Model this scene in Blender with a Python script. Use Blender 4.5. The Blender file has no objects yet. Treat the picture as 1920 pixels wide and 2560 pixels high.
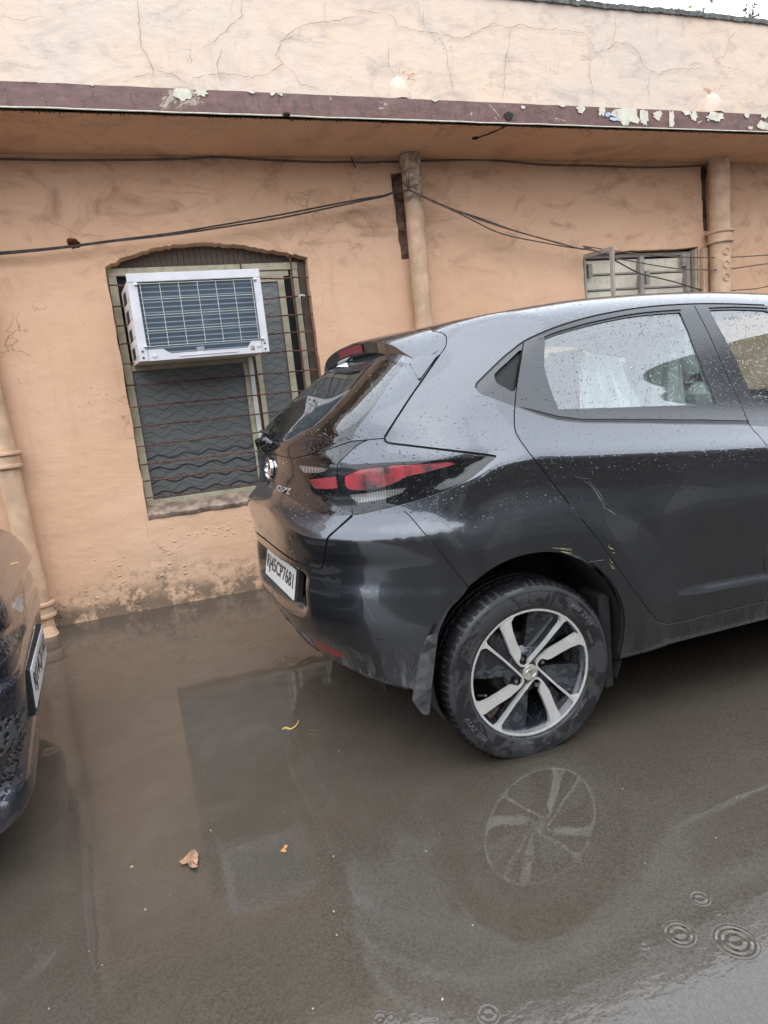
import bpy, math, random
import numpy as np
from mathutils import Vector, Matrix
from mathutils.geometry import delaunay_2d_cdt
random.seed(7); np.random.seed(7)
PI = math.pi
# ------------------------------------------------------------------ camera
F = 1600.; H = 1.2274; YAW = .3085; PIT = -.1747; ROL = -.1048     # focal length in photo pixels, height, angles
_cy, _sy = math.cos(YAW), math.sin(YAW)
WW = np.array([_sy*math.cos(PIT), _cy*math.cos(PIT), math.sin(PIT)])
_r0 = np.array([_cy, -_sy, 0.]); _u0 = np.cross(_r0, WW)
RR = _r0*math.cos(ROL)+_u0*math.sin(ROL); UU = -_r0*math.sin(ROL)+_u0*math.cos(ROL)
CAM = np.array([0, 0, H])
sc = bpy.context.scene
col = sc.collection
cam = bpy.data.cameras.new('camera'); camo = bpy.data.objects.new('camera', cam); col.objects.link(camo)
cam.sensor_fit = 'VERTICAL'; cam.sensor_height = 24; cam.lens = F/2560*24; cam.clip_start = .02; cam.clip_end = 400
m = Matrix(((RR[0], UU[0], -WW[0], 0), (RR[1], UU[1], -WW[1], 0), (RR[2], UU[2], -WW[2], H), (0, 0, 0, 1)))
camo.matrix_world = m
sc.camera = camo
# ------------------------------------------------------------------ light
SUN_EL, SUN_AZ = math.radians(62), math.radians(200)     # azimuth measured from +Y clockwise: behind the viewer
w = bpy.data.worlds.new('World'); sc.world = w; w.use_nodes = True
nt = w.node_tree; bg = nt.nodes['Background']
sky = nt.nodes.new('ShaderNodeTexSky'); sky.sky_type = 'NISHITA'; sky.sun_disc = False
sky.sun_elevation = SUN_EL; sky.sun_rotation = SUN_AZ; sky.air_density = 1.6; sky.dust_density = 6; sky.ozone_density = 1
hs = nt.nodes.new('ShaderNodeHueSaturation'); hs.inputs['Saturation'].default_value = .28
nt.links.new(sky.outputs[0], hs.inputs['Color'])
ov = nt.nodes.new('ShaderNodeMix'); ov.data_type = 'RGBA'; ov.inputs[0].default_value = .95      # even cloud cover over the clear sky
nt.links.new(hs.outputs[0], ov.inputs[6]); ov.inputs[7].default_value = (11.3, 12.1, 13.4, 1); nt.links.new(ov.outputs[2], bg.inputs[0])
bg.inputs[1].default_value = .15
sl = bpy.data.lights.new('sun', 'SUN'); sl.energy = .5; sl.angle = math.radians(70); sl.color = (1, .96, .9)
so = bpy.data.objects.new('sun', sl); col.objects.link(so)
sd = Vector((math.sin(SUN_AZ)*math.cos(SUN_EL), math.cos(SUN_AZ)*math.cos(SUN_EL), math.sin(SUN_EL)))
so.rotation_euler = sd.to_track_quat('Z', 'Y').to_euler(); so.location = (0, -3, 9)
vs = sc.view_settings; vs.view_transform = 'Standard'; vs.look = 'None'; vs.gamma = 1; vs.use_curve_mapping = False
vs.exposure = 0.95
sc.cycles.max_bounces = 8; sc.cycles.transparent_max_bounces = 16

# ------------------------------------------------------------------ picking helpers (a photo pixel gives a direction; the plane gives the depth)
def ray(px, py): return WW+RR*(px-960)/F-UU*(py-1280)/F
def onY(p, Y): d = ray(*p); return CAM+d*(Y/d[1])
def onZ(p, Z): d = ray(*p); return CAM+d*((Z-H)/d[2])
ZM = {'4': (600, 780, .3978), '5': (1160, 700, .4581), '6': (600, 1280, .3978), 'r3': (1400, 1200, .31344), '7': (1050, 1350, .3315),
      'r1': (1300, 550, .37372), '3': (200, 560, .3978), 'a': (0, 0, .5787), 'b': (960, 0, .5787), 'f2': (900, 350, .61483),
      '8': (0, 1000, .5425), '8a': (0, 1360, .19886), 'pl': (640, 1350, .09644), '9': (700, 1200, .3255), 'w': (1080, 1400, .27728),
      'c5': (960, 1800, .5787), 'c4': (0, 1800, .5787), 'v': (1440, 600, .28933), 'm': (860, 340, .15672), 'h1': (0, 1380, .12658), 'h3': (0, 1650, .21705), 'p': (1580, 0, .20494), 'full': (0, 0, 1)}
def px(tag, pts):
    o = ZM[tag]; return [(o[0]+o[2]*a, o[1]+o[2]*b) for a, b in pts]
def catmull(P, n=6, closed=False):
    P = [np.array(p, float) for p in P]; out = []; N = len(P)
    rng = range(N if closed else N-1)
    for i in rng:
        if closed: p0, p1, p2, p3 = P[i-1], P[i], P[(i+1) % N], P[(i+2) % N]
        else: p0, p1, p2, p3 = P[max(i-1, 0)], P[i], P[i+1], P[min(i+2, N-1)]
        for k in range(n):
            t = k/n
            out.append(.5*((2*p1)+(-p0+p2)*t+(2*p0-5*p1+4*p2-p3)*t*t+(-p0+3*p1-3*p2+p3)*t**3))
    if not closed: out.append(P[-1])
    return out

# ------------------------------------------------------------------ materials
class MT:
    def __init__(s, name):
        s.m = bpy.data.materials.new(name); s.m.use_nodes = True; s.t = s.m.node_tree
        s.b = s.t.nodes['Principled BSDF']; s.o = s.t.nodes['Material Output']; s._co = None
    def n(s, typ, **kw):
        nd = s.t.nodes.new(typ)
        for k, v in kw.items():
            if k in ('inp',):
                for kk, vv in v.items(): nd.inputs[kk].default_value = vv
            else: setattr(nd, k, v)
        return nd
    def l(s, a, b): s.t.links.new(a, b)
    def co(s):
        if s._co is None: s._co = s.n('ShaderNodeTexCoord').outputs['Object']
        return s._co
    def mapp(s, scale=(1, 1, 1), loc=(0, 0, 0), rot=(0, 0, 0)):
        mp = s.n('ShaderNodeMapping'); mp.inputs['Scale'].default_value = scale; mp.inputs['Location'].default_value = loc; mp.inputs['Rotation'].default_value = rot
        s.l(s.co(), mp.inputs[0]); return mp.outputs[0]
    def noise(s, scale, detail=4, rough=.55, vec=None, dist=0):
        nd = s.n('ShaderNodeTexNoise'); nd.inputs['Scale'].default_value = scale; nd.inputs['Detail'].default_value = detail
        nd.inputs['Roughness'].default_value = rough; nd.inputs['Distortion'].default_value = dist
        s.l(vec if vec is not None else s.co(), nd.inputs['Vector']); return nd.outputs['Fac']
    def vor(s, scale, vec=None, feature='F1', out='Distance', rnd=1):
        nd = s.n('ShaderNodeTexVoronoi'); nd.feature = feature; nd.inputs['Scale'].default_value = scale; nd.inputs['Randomness'].default_value = rnd
        s.l(vec if vec is not None else s.co(), nd.inputs['Vector']); return nd.outputs[out], nd
    def ramp(s, fac, a, b, va=0, vb=1, smooth=True):
        nd = s.n('ShaderNodeMapRange'); nd.interpolation_type = 'SMOOTHSTEP' if smooth else 'LINEAR'
        for i, v in zip((1, 2, 3, 4), (a, b, va, vb)): nd.inputs[i].default_value = v
        s.l(fac, nd.inputs[0]); return nd.outputs[0]
    def math(s, op, a, b=None, c=None):
        nd = s.n('ShaderNodeMath', operation=op)
        for i, v in enumerate((a, b, c)):
            if v is None: continue
            if isinstance(v, (int, float)): nd.inputs[i].default_value = v
            else: s.l(v, nd.inputs[i])
        return nd.outputs[0]
    def mix(s, fac, a, b):
        nd = s.n('ShaderNodeMix', data_type='RGBA')
        for i, v in ((0, fac), (6, a), (7, b)):
            if isinstance(v, (int, float)): nd.inputs[i].default_value = v
            elif isinstance(v, tuple): nd.inputs[i].default_value = (*v, 1)
            else: s.l(v, nd.inputs[i])
        return nd.outputs[2]
    def bump(s, h, strength=.5, dist=.01, prev=None):
        nd = s.n('ShaderNodeBump'); nd.inputs['Strength'].default_value = strength; nd.inputs['Distance'].default_value = dist
        s.l(h, nd.inputs['Height'])
        if prev is not None: s.l(prev, nd.inputs['Normal'])
        return nd.outputs[0]
    def sep(s):
        nd = s.n('ShaderNodeSeparateXYZ'); s.l(s.co(), nd.inputs[0]); return nd.outputs
    def set(s, **kw):
        names = dict(color='Base Color', rough='Roughness', metal='Metallic', coat='Coat Weight', coatr='Coat Roughness', spec='Specular IOR Level',
                     ior='IOR', normal='Normal', coatn='Coat Normal', trans='Transmission Weight', alpha='Alpha')
        for k, v in kw.items():
            i = s.b.inputs[names[k]]
            if isinstance(v, tuple): i.default_value = (*v, 1)
            elif isinstance(v, (int, float)): i.default_value = v
            else: s.l(v, i)
        return s
M = {}
def simple(name, c, rough=.6, metal=0, var=.15, scale=12, bump=0, bscale=60, coat=0, spec=.5):
    t = MT(name)
    f = t.noise(scale, 5, .6)
    d = tuple(x*(1-var*1.6) for x in c); e = tuple(min(1, x*(1+var)) for x in c)
    t.set(color=t.mix(t.ramp(f, .3, .7), d, e), rough=rough, metal=metal, coat=coat, spec=spec)
    if bump: t.set(normal=t.bump(t.noise(bscale, 5, .6), bump, .004))
    M[name] = t.m; return t
def plaster(name, c, pale, stain, lower=True):
    t = MT(name)
    big = t.ramp(t.noise(1.1, 6, .62), .42, .72)
    s2 = t.ramp(t.noise(2.6, 9, .68, vec=t.mapp((1, 1, 1.9), (3, 1, 2)), dist=1.2), .47, .74)
    streak = t.ramp(t.noise(5, 7, .7, vec=t.mapp((1.6, 1, .22), (7, 0, 1))), .52, .85)
    a = t.mix(big, c, pale)
    zs_ = t.sep()[2]; band = t.math('MULTIPLY', t.ramp(zs_, 1.95, 2.30, .16, .85), 1.0) if lower else t.math('ADD', .55, 0)
    a = t.mix(t.math('MULTIPLY', s2, band), a, stain)
    a = t.mix(t.math('MULTIPLY', streak, .32), a, stain)
    fine = t.ramp(t.noise(46, 6, .7), .60, .80)
    a = t.mix(t.math('MULTIPLY', fine, .25), a, stain)
    sc_v = t.n('ShaderNodeTexVoronoi', feature='DISTANCE_TO_EDGE'); sc_v.inputs['Scale'].default_value = 3.2
    wob = t.n('ShaderNodeTexNoise'); wob.inputs['Scale'].default_value = 6; wob.inputs['Detail'].default_value = 6
    t.l(t.co(), wob.inputs['Vector'])
    vm = t.n('ShaderNodeVectorMath', operation='SCALE'); vm.inputs['Scale'].default_value = .35; t.l(wob.outputs['Color'], vm.inputs[0])
    va = t.n('ShaderNodeVectorMath', operation='ADD'); t.l(t.co(), va.inputs[0]); t.l(vm.outputs[0], va.inputs[1]); t.l(va.outputs[0], sc_v.inputs['Vector'])
    cr = t.math('MULTIPLY', t.ramp(sc_v.outputs[0], .0, .012, 1, 0), t.ramp(t.noise(1.7, 3), .55, .68))
    a = t.mix(t.math('MULTIPLY', cr, .45), a, tuple(x*.35 for x in stain))
    pit = t.math('MULTIPLY', t.ramp(t.vor(26, rnd=1)[0], .05, .16, 1, 0), t.ramp(t.noise(2.2, 4), .58, .66))
    a = t.mix(t.math('MULTIPLY', pit, .55), a, tuple(x*.4 for x in stain))
    if lower:
        z = t.sep()[2]
        zz = t.math('ADD', z, t.math('MULTIPLY', t.noise(3.3, 5), .34))
        low = t.ramp(zz, .24, .56, 1, 0)
        mould = t.math('MULTIPLY', low, t.ramp(t.noise(22, 8, .75), .47, .62))
        mould2 = t.math('MULTIPLY', t.ramp(zz, .22, .36, 1, 0), t.ramp(t.noise(9, 8, .7), .40, .52))
        a = t.mix(t.math('MULTIPLY', t.math('MAXIMUM', mould, mould2), .85), a, (.022, .021, .016))
        a = t.mix(t.math('MULTIPLY', t.ramp(zz, .3, 1.1, 1, 0), .22), a, (.50, .36, .24))
    h = t.math('ADD', t.math('MULTIPLY', t.noise(7, 6, .55, vec=t.mapp((1, 1, 1.6))), 1.0), t.math('MULTIPLY', t.noise(70, 5, .6), .13))
    if lower:
        bl = t.math('MULTIPLY', t.ramp(t.vor(23, vec=t.mapp((1, 1, 1.5)))[0], .02, .40, 1, 0), t.math('MULTIPLY', t.ramp(z, .35, .75, 1, 0), t.ramp(t.noise(5, 4), .5, .62)))
        h = t.math('ADD', h, t.math('MULTIPLY', bl, .9))
    h = t.math('SUBTRACT', h, t.math('MULTIPLY', t.math('ADD', cr, pit), .2))
    t.set(color=a, rough=.82, spec=.25, normal=t.bump(h, .75, .012)); M[name] = t.m
plaster('plaster', (.585, .362, .230), (.625, .405, .272), (.30, .175, .11))
plaster('parapet_plaster', (.52, .405, .315), (.46, .395, .335), (.22, .205, .19), lower=False)
plaster('soffit_plaster', (.60, .365, .225), (.64, .41, .26), (.30, .175, .11), lower=False)
def maroon():
    t = MT('maroon_paint')
    f = t.noise(9, 8, .7, vec=t.mapp((1, 1, 2.2)))
    a = t.mix(t.ramp(f, .35, .7), (.085, .031, .025), (.135, .060, .048))
    st = t.ramp(t.noise(30, 6, .7, vec=t.mapp((1, 1, .25))), .53, .64)
    a = t.mix(t.math('MULTIPLY', st, .75), a, (.05, .022, .02))
    pe = t.ramp(t.noise(3.4, 9, .74, vec=t.mapp((1, 1, 1.3), (1.7, 0, 0)), dist=.6), .615, .63)
    xm = t.ramp(t.sep()[0], 1.4, 3.4, .35, 1)
    a = t.mix(t.math('MULTIPLY', pe, xm), a, (.62, .56, .44))
    t.set(color=a, rough=.5, normal=t.bump(t.math('SUBTRACT', t.noise(18, 7, .7), t.math('MULTIPLY', pe, .4)), .6, .01)); M['maroon'] = t.m
maroon()
def moss():
    t = MT('mossy_cement'); f = t.noise(14, 8, .75)
    t.set(color=t.mix(t.ramp(f, .35, .65), (.03, .032, .028), (.17, .17, .155)), rough=.9, normal=t.bump(f, .9, .03)); M['moss'] = t.m
moss()
simple('cement', (.30, .22, .165), .9, var=.35, scale=14, bump=.6, bscale=40)
simple('dark_hole', (.02, .014, .01), .95, bump=.6)
simple('niche_brown', (.17, .105, .075), .9, var=.5, scale=16, bump=.7, bscale=30)
def wood(name, c, dirt, k=.6):
    t = MT(name)
    g = t.noise(10, 7, .7, vec=t.mapp((1, 1, 1)))
    s = t.ramp(t.noise(26, 7, .75), .5, .72)
    a = t.mix(t.ramp(g, .35, .7), tuple(x*.78 for x in c), c); a = t.mix(t.math('MULTIPLY', s, k), a, dirt)
    t.set(color=a, rough=.55, spec=.35, normal=t.bump(t.math('ADD', g, t.math('MULTIPLY', s, -.4)), .35, .004)); M[name] = t.m
wood('cream_paint', (.43, .385, .27), (.12, .09, .055)); wood('white_strip', (.62, .63, .58), (.3, .28, .22), .4)
wood('brown_wood', (.075, .05, .035), (.02, .013, .01)); wood('grey_wood', (.34, .295, .26), (.14, .11, .09))
wood('shutter_panel', (.74, .68, .54), (.33, .28, .2), .3)
simple('rust', (.115, .045, .032), .75, var=.5, scale=40, bump=.5, bscale=90)
simple('white_metal', (.48, .465, .475), .38, var=.06, scale=8, spec=.5)
simple('ac_side', (.62, .56, .50), .6, var=.12, scale=7)
simple('wire_grille', (.42, .40, .35), .4, var=.1)
simple('black_inside', (.012, .012, .013), .9)
simple('cable_black', (.045, .035, .03), .6, var=.3, scale=30)
simple('cable_brown', (.12, .075, .055), .7, var=.3, scale=30)
simple('pipe_paint', (.49, .325, .21), .6, var=.13, scale=9, bump=.75, bscale=26, spec=.3)
simple('pipe_bare', (.36, .26, .18), .75, var=.4, scale=25, bump=.8, bscale=30)
simple('straw', (.55, .38, .25), .8)
def coil():
    t = MT('condenser_fins')
    z = t.sep()[2]; x = t.sep()[0]
    tube = t.ramp(t.math('ABSOLUTE', t.math('SUBTRACT', t.math('FRACT', t.math('MULTIPLY', z, 36)), .5)), .30, .44, 0, 1)
    a = t.mix(tube, (.040, .052, .066), (.14, .185, .22))
    a = t.mix(t.math('MULTIPLY', t.ramp(t.noise(3, 3), .45, .7), .4), a, (.14, .17, .20))
    fin = t.math('SINE', t.math('MULTIPLY', x, 2600))
    t.set(color=a, rough=.45, metal=.35, normal=t.bump(t.math('ADD', tube, t.math('MULTIPLY', fin, .2)), .5, .004)); M['coil'] = t.m
coil()
def wavy_glass():
    t = MT('wavy_film_glass'); X, Y, Z = t.sep()
    a = (.115, .118, .112)
    c = None
    for fz, amp, fx, ph, w_ in ((17, .35, 34, 0, .045), (15, .55, 21, 1.3, .035), (21, .6, 27, 2.6, .025)):
        wv = t.math('MULTIPLY', t.math('SINE', t.math('ADD', t.math('MULTIPLY', X, fx), t.math('ADD', ph, t.math('MULTIPLY', t.noise(3, 2), 5)))), amp)
        v = t.math('ABSOLUTE', t.math('SUBTRACT', t.math('FRACT', t.math('ADD', t.math('MULTIPLY', Z, fz), wv)), .5))
        ln = t.ramp(v, w_*.5, w_*1.6, 1, 0)
        c = ln if c is None else t.math('MAXIMUM', c, t.math('MULTIPLY', ln, .75))
    wv = t.math('MULTIPLY', t.math('SINE', t.math('ADD', t.math('MULTIPLY', X, 38), t.math('MULTIPLY', t.noise(4, 2), 3))), .16)
    v = t.math('ABSOLUTE', t.math('SUBTRACT', t.math('FRACT', t.math('ADD', t.math('MULTIPLY', Z, 12.5), wv)), .5))
    bold = t.math('MULTIPLY', t.ramp(v, .04, .11, 1, 0), t.ramp(Z, .98, 1.12, 1, 0))
    a = t.mix(t.math('MULTIPLY', c, .75), a, (.014, .015, .016)); a = t.mix(t.math('MULTIPLY', bold, .9), a, (.006, .007, .009))
    t.set(color=a, rough=.30, spec=.6); M['wavy'] = t.m
wavy_glass()

# droplets on a wet surface: two sizes of small domes, used as a bump
def drops(t, strength=1.0, small=150, big=62, dens=.66, mask=None):
    d1, n1 = t.vor(small); r1 = t.n('ShaderNodeSeparateColor'); t.l(n1.outputs['Color'], r1.inputs[0])
    a = t.math('MULTIPLY', t.ramp(d1, .10, .40, 1, 0), t.ramp(r1.outputs[0], dens, dens+.02))
    d2, n2 = t.vor(big); r2 = t.n('ShaderNodeSeparateColor'); t.l(n2.outputs['Color'], r2.inputs[0])
    b = t.math('MULTIPLY', t.ramp(d2, .10, .27, 1, 0), t.ramp(r2.outputs[1], .66, .68))
    h = t.math('MAXIMUM', a, t.math('MULTIPLY', b, 1.9))
    if mask is not None: h = t.math('MULTIPLY', h, mask)
    return t.bump(h, strength, .0016), h
def paint(name, c, dirt=True, dropk=1., metal=.75, rough=.33):
    t = MT(name)
    zq = t.sep()[2]; nrm, h = drops(t, .55*dropk, mask=t.ramp(zq, .78, 1.0, .06, 1) if dirt else None)
    fl = t.noise(900, 2)
    a = t.mix(t.ramp(fl, .4, .6), tuple(x*.85 for x in c), tuple(x*1.15 for x in c))
    if dirt:
        z = t.sep()[2]; x = t.sep()[0]
        up = t.noise(1.6, 4)
        run = t.ramp(t.noise(9, 7, .72, vec=t.mapp((2.2, 2.2, .26))), .49, .56)
        low = t.ramp(t.math('ADD', z, t.math('MULTIPLY', up, .25)), .35, .62, 1, 0)
        back = t.ramp(x, -.38, -.12, 1, .25)
        dm = t.math('MULTIPLY', t.math('MULTIPLY', low, run), t.math('MULTIPLY', back, .85))
        sp = t.math('MULTIPLY', t.ramp(t.noise(120, 3, .7), .62, .70), t.ramp(z, .25, .75, .35, .0))
        dm = t.math('MAXIMUM', dm, t.math('MULTIPLY', sp, .6))
        film = t.math('MULTIPLY', t.ramp(z, .2, .8, .16, .01), t.ramp(t.noise(4, 6, .6), .35, .7))
        dm = t.math('MINIMUM', t.math('ADD', dm, film), 1)
        a = t.mix(dm, a, (.13, .13, .132))
        t.set(metal=t.ramp(dm, 0, 1, metal, 0), rough=t.ramp(dm, 0, 1, rough, .7), coat=t.ramp(dm, 0, 1, 1, .15))
    else: t.set(metal=metal, rough=rough, coat=1)
    t.set(color=a, coatr=.03, normal=nrm, coatn=nrm); t.b.inputs['Coat IOR'].default_value = 1.55
    M[name] = t.m
paint('grey_paint', (.059, .063, .071), metal=.87, rough=.26)
paint('left_paint', (.045, .046, .06), dirt=False, dropk=.8)
def gloss(name, c, rough=.04, dropk=.9, spec=.5):
    t = MT(name); nrm, h = drops(t, .75*dropk); t.set(color=c, rough=rough, normal=nrm, spec=spec); M[name] = t.m; return t
gloss('gloss_black', (.009, .009, .011), .05, 1.3, spec=.7)
gloss('trim_black', (.014, .014, .016), .20, 1.2, spec=.7)
gloss('lamp_black', (.006, .006, .007), .03, .5)
gloss('satin_black', (.028, .028, .031), .28, .7)
simple('dark_belt_reflection', (.010, .010, .011), .42, spec=.35)
simple('rubber_seal', (.010, .010, .011), .6)
simple('matte_black', (.008, .008, .008), .75, var=.3, bump=.3)
simple('under_black', (.010, .010, .010), .95)
simple('mudflap', (.055, .056, .058), .5, var=.5, scale=14, bump=.3)
simple('diffuser_grey', (.16, .165, .175), .55, var=.45, scale=16, bump=.3)
simple('chrome', (.75, .75, .76), .12, 1, var=.03)
simple('silver_trim', (.45, .45, .46), .25, 1, var=.05)
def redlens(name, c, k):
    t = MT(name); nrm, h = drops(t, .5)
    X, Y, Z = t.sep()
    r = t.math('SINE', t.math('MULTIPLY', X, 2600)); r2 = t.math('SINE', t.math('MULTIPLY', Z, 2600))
    a = t.mix(t.ramp(t.math('ADD', X, t.math('MULTIPLY', t.noise(9, 4), .16)), -.43, -.30), c, tuple(x*k for x in c)); a = t.mix(t.ramp(t.noise(14, 3), .35, .65), tuple(x*.7 for x in c), a)  # lens glow painted into the colour: bright core fading along X
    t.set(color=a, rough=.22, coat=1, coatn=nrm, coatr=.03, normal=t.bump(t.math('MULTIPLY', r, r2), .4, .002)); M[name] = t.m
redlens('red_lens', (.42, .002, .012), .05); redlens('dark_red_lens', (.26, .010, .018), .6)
def reflector():
    t = MT('clear_reflector'); X, Y, Z = t.sep()
    g = t.math('SINE', t.math('MULTIPLY', Z, 1300)); g2 = t.math('SINE', t.math('MULTIPLY', X, 900))
    a = t.mix(t.ramp(t.math('MAXIMUM', g, g2), .2, .9), (.04, .04, .038), (.17, .167, .155))
    t.set(color=a, rough=.2, metal=0, coat=1); M['reflector'] = t.m
reflector()
def glass(name, tint, ior=1.6, dropk=1., tr=1.):
    m_ = bpy.data.materials.new(name); m_.use_nodes = True; t = MT.__new__(MT); t.m = m_; t.t = m_.node_tree; t._co = None
    t.b = t.t.nodes['Principled BSDF']; t.o = t.t.nodes['Material Output']; t.t.nodes.remove(t.b)
    nrm, h = drops(t, .9*dropk)
    tr_ = t.n('ShaderNodeBsdfTransparent'); tr_.inputs[0].default_value = (*tint, 1)
    gl = t.n('ShaderNodeBsdfGlossy'); gl.inputs['Roughness'].default_value = .02; gl.inputs[0].default_value = (1, 1, 1, 1); t.l(nrm, gl.inputs['Normal'])
    fr = t.n('ShaderNodeFresnel'); t.l(nrm, fr.inputs['Normal']); ge = t.n('ShaderNodeNewGeometry'); t.l(t.math('POWER', ior, t.math('SUBTRACT', 1, t.math('MULTIPLY', ge.outputs['Backfacing'], 2))), fr.inputs[0])   # same mirror strength from either side of the thin pane
    mx = t.n('ShaderNodeMixShader'); t.l(t.math('ADD', fr.outputs[0], .06) if dropk else fr.outputs[0], mx.inputs[0]); t.l(tr_.outputs[0], mx.inputs[1]); t.l(gl.outputs[0], mx.inputs[2])
    df = t.n('ShaderNodeBsdfDiffuse'); df.inputs[0].default_value = (.45, .5, .52, 1); t.l(nrm, df.inputs['Normal'])
    m2 = t.n('ShaderNodeMixShader'); t.l(t.math('MULTIPLY', t.ramp(h, .3, 1.2), .22), m2.inputs[0]); t.l(mx.outputs[0], m2.inputs[1]); t.l(df.outputs[0], m2.inputs[2])
    t.l(m2.outputs[0], t.o.inputs[0]); M[name] = m_
glass('side_glass', (.62, .70, .66), 1.75); glass('rear_glass', (.34, .38, .35), 1.45, 1.3)
simple('seat_white', (.84, .86, .88), .8, var=.06, bump=.4, bscale=30)
simple('cabin_grey', (.50, .51, .51), .85); simple('cabin_dark', (.028, .027, .027), .8)
def tyre():
    t = MT('tyre_rubber')
    d = t.ramp(t.noise(13, 7, .68, dist=.8), .47, .53)
    a = t.mix(t.math('MULTIPLY', d, .55), (.010, .010, .011), (.034, .033, .032))
    t.set(color=a, rough=t.ramp(d, 0, 1, .38, .75), normal=t.bump(t.noise(90, 3), .15, .002), spec=.5); M['tyre'] = t.m
    t = MT('tyre_tread'); t.set(color=(.006, .006, .0065), rough=.6, spec=.2, normal=t.bump(t.noise(200, 3), .3, .002)); M['tread'] = t.m
tyre()
simple('tyre_letters', (.075, .074, .072), .7)
def rimmat():
    t = MT('machined_alloy'); d = t.ramp(t.noise(22, 7, .7, dist=.6), .5, .62)
    a = t.mix(t.math('MULTIPLY', d, .55), (.60, .59, .56), (.33, .32, .30))
    t.set(color=a, metal=t.ramp(d, 0, 1, .55, .25), rough=t.ramp(d, 0, 1, .33, .6), normal=t.bump(t.noise(120, 3), .1, .001)); M['alloy'] = t.m
    t = MT('dark_alloy'); nrm, h = drops(t, .4); d = t.ramp(t.noise(17, 7, .7, dist=1), .5, .58)
    a = t.mix(t.math('MULTIPLY', d, .45), (.020, .022, .028), (.085, .09, .10))
    t.set(color=a, metal=.3, rough=t.ramp(d, 0, 1, .22, .6), coat=.7, normal=nrm); M['dark_alloy'] = t.m
rimmat()
simple('cap_silver', (.42, .40, .35), .4, .5, var=.12, scale=30); simple('lug', (.30, .29, .26), .3, .9); simple('disc', (.14, .13, .125), .4, .7, var=.4, scale=14)
simple('plate_white', (.55, .55, .53), .45, var=.05, scale=10); simple('plate_ink', (.02, .02, .022), .5)
simple('leaf_brown', (.30, .17, .095), .6, var=.25, scale=30, bump=.4); simple('leaf_yellow', (.42, .31, .10), .6); simple('leaf_orange', (.42, .20, .07), .6)
simple('leaf_green', (.14, .26, .05), .5, var=.3, scale=20); simple('leaf_dark', (.045, .07, .035), .6); simple('stem', (.13, .085, .05), .8)
simple('scratch_yellow', (.30, .29, .13), .6, var=.1); simple('scratch_pale', (.13, .14, .155), .4, .3, var=.2); simple('flake', (.50, .465, .37), .7, var=.12, scale=20, bump=.4); simple('flake_blue', (.36, .46, .62), .7)
simple('crack', (.17, .105, .07), .95); simple('pebble', (.34, .31, .25), .8); simple('opp_wall', (.15, .142, .135), .9, var=.5, scale=1.2); simple('opp_light', (.34, .32, .28), .9, var=.3, scale=1)
simple('dark_foliage', (.03, .045, .025), .8)

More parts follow.
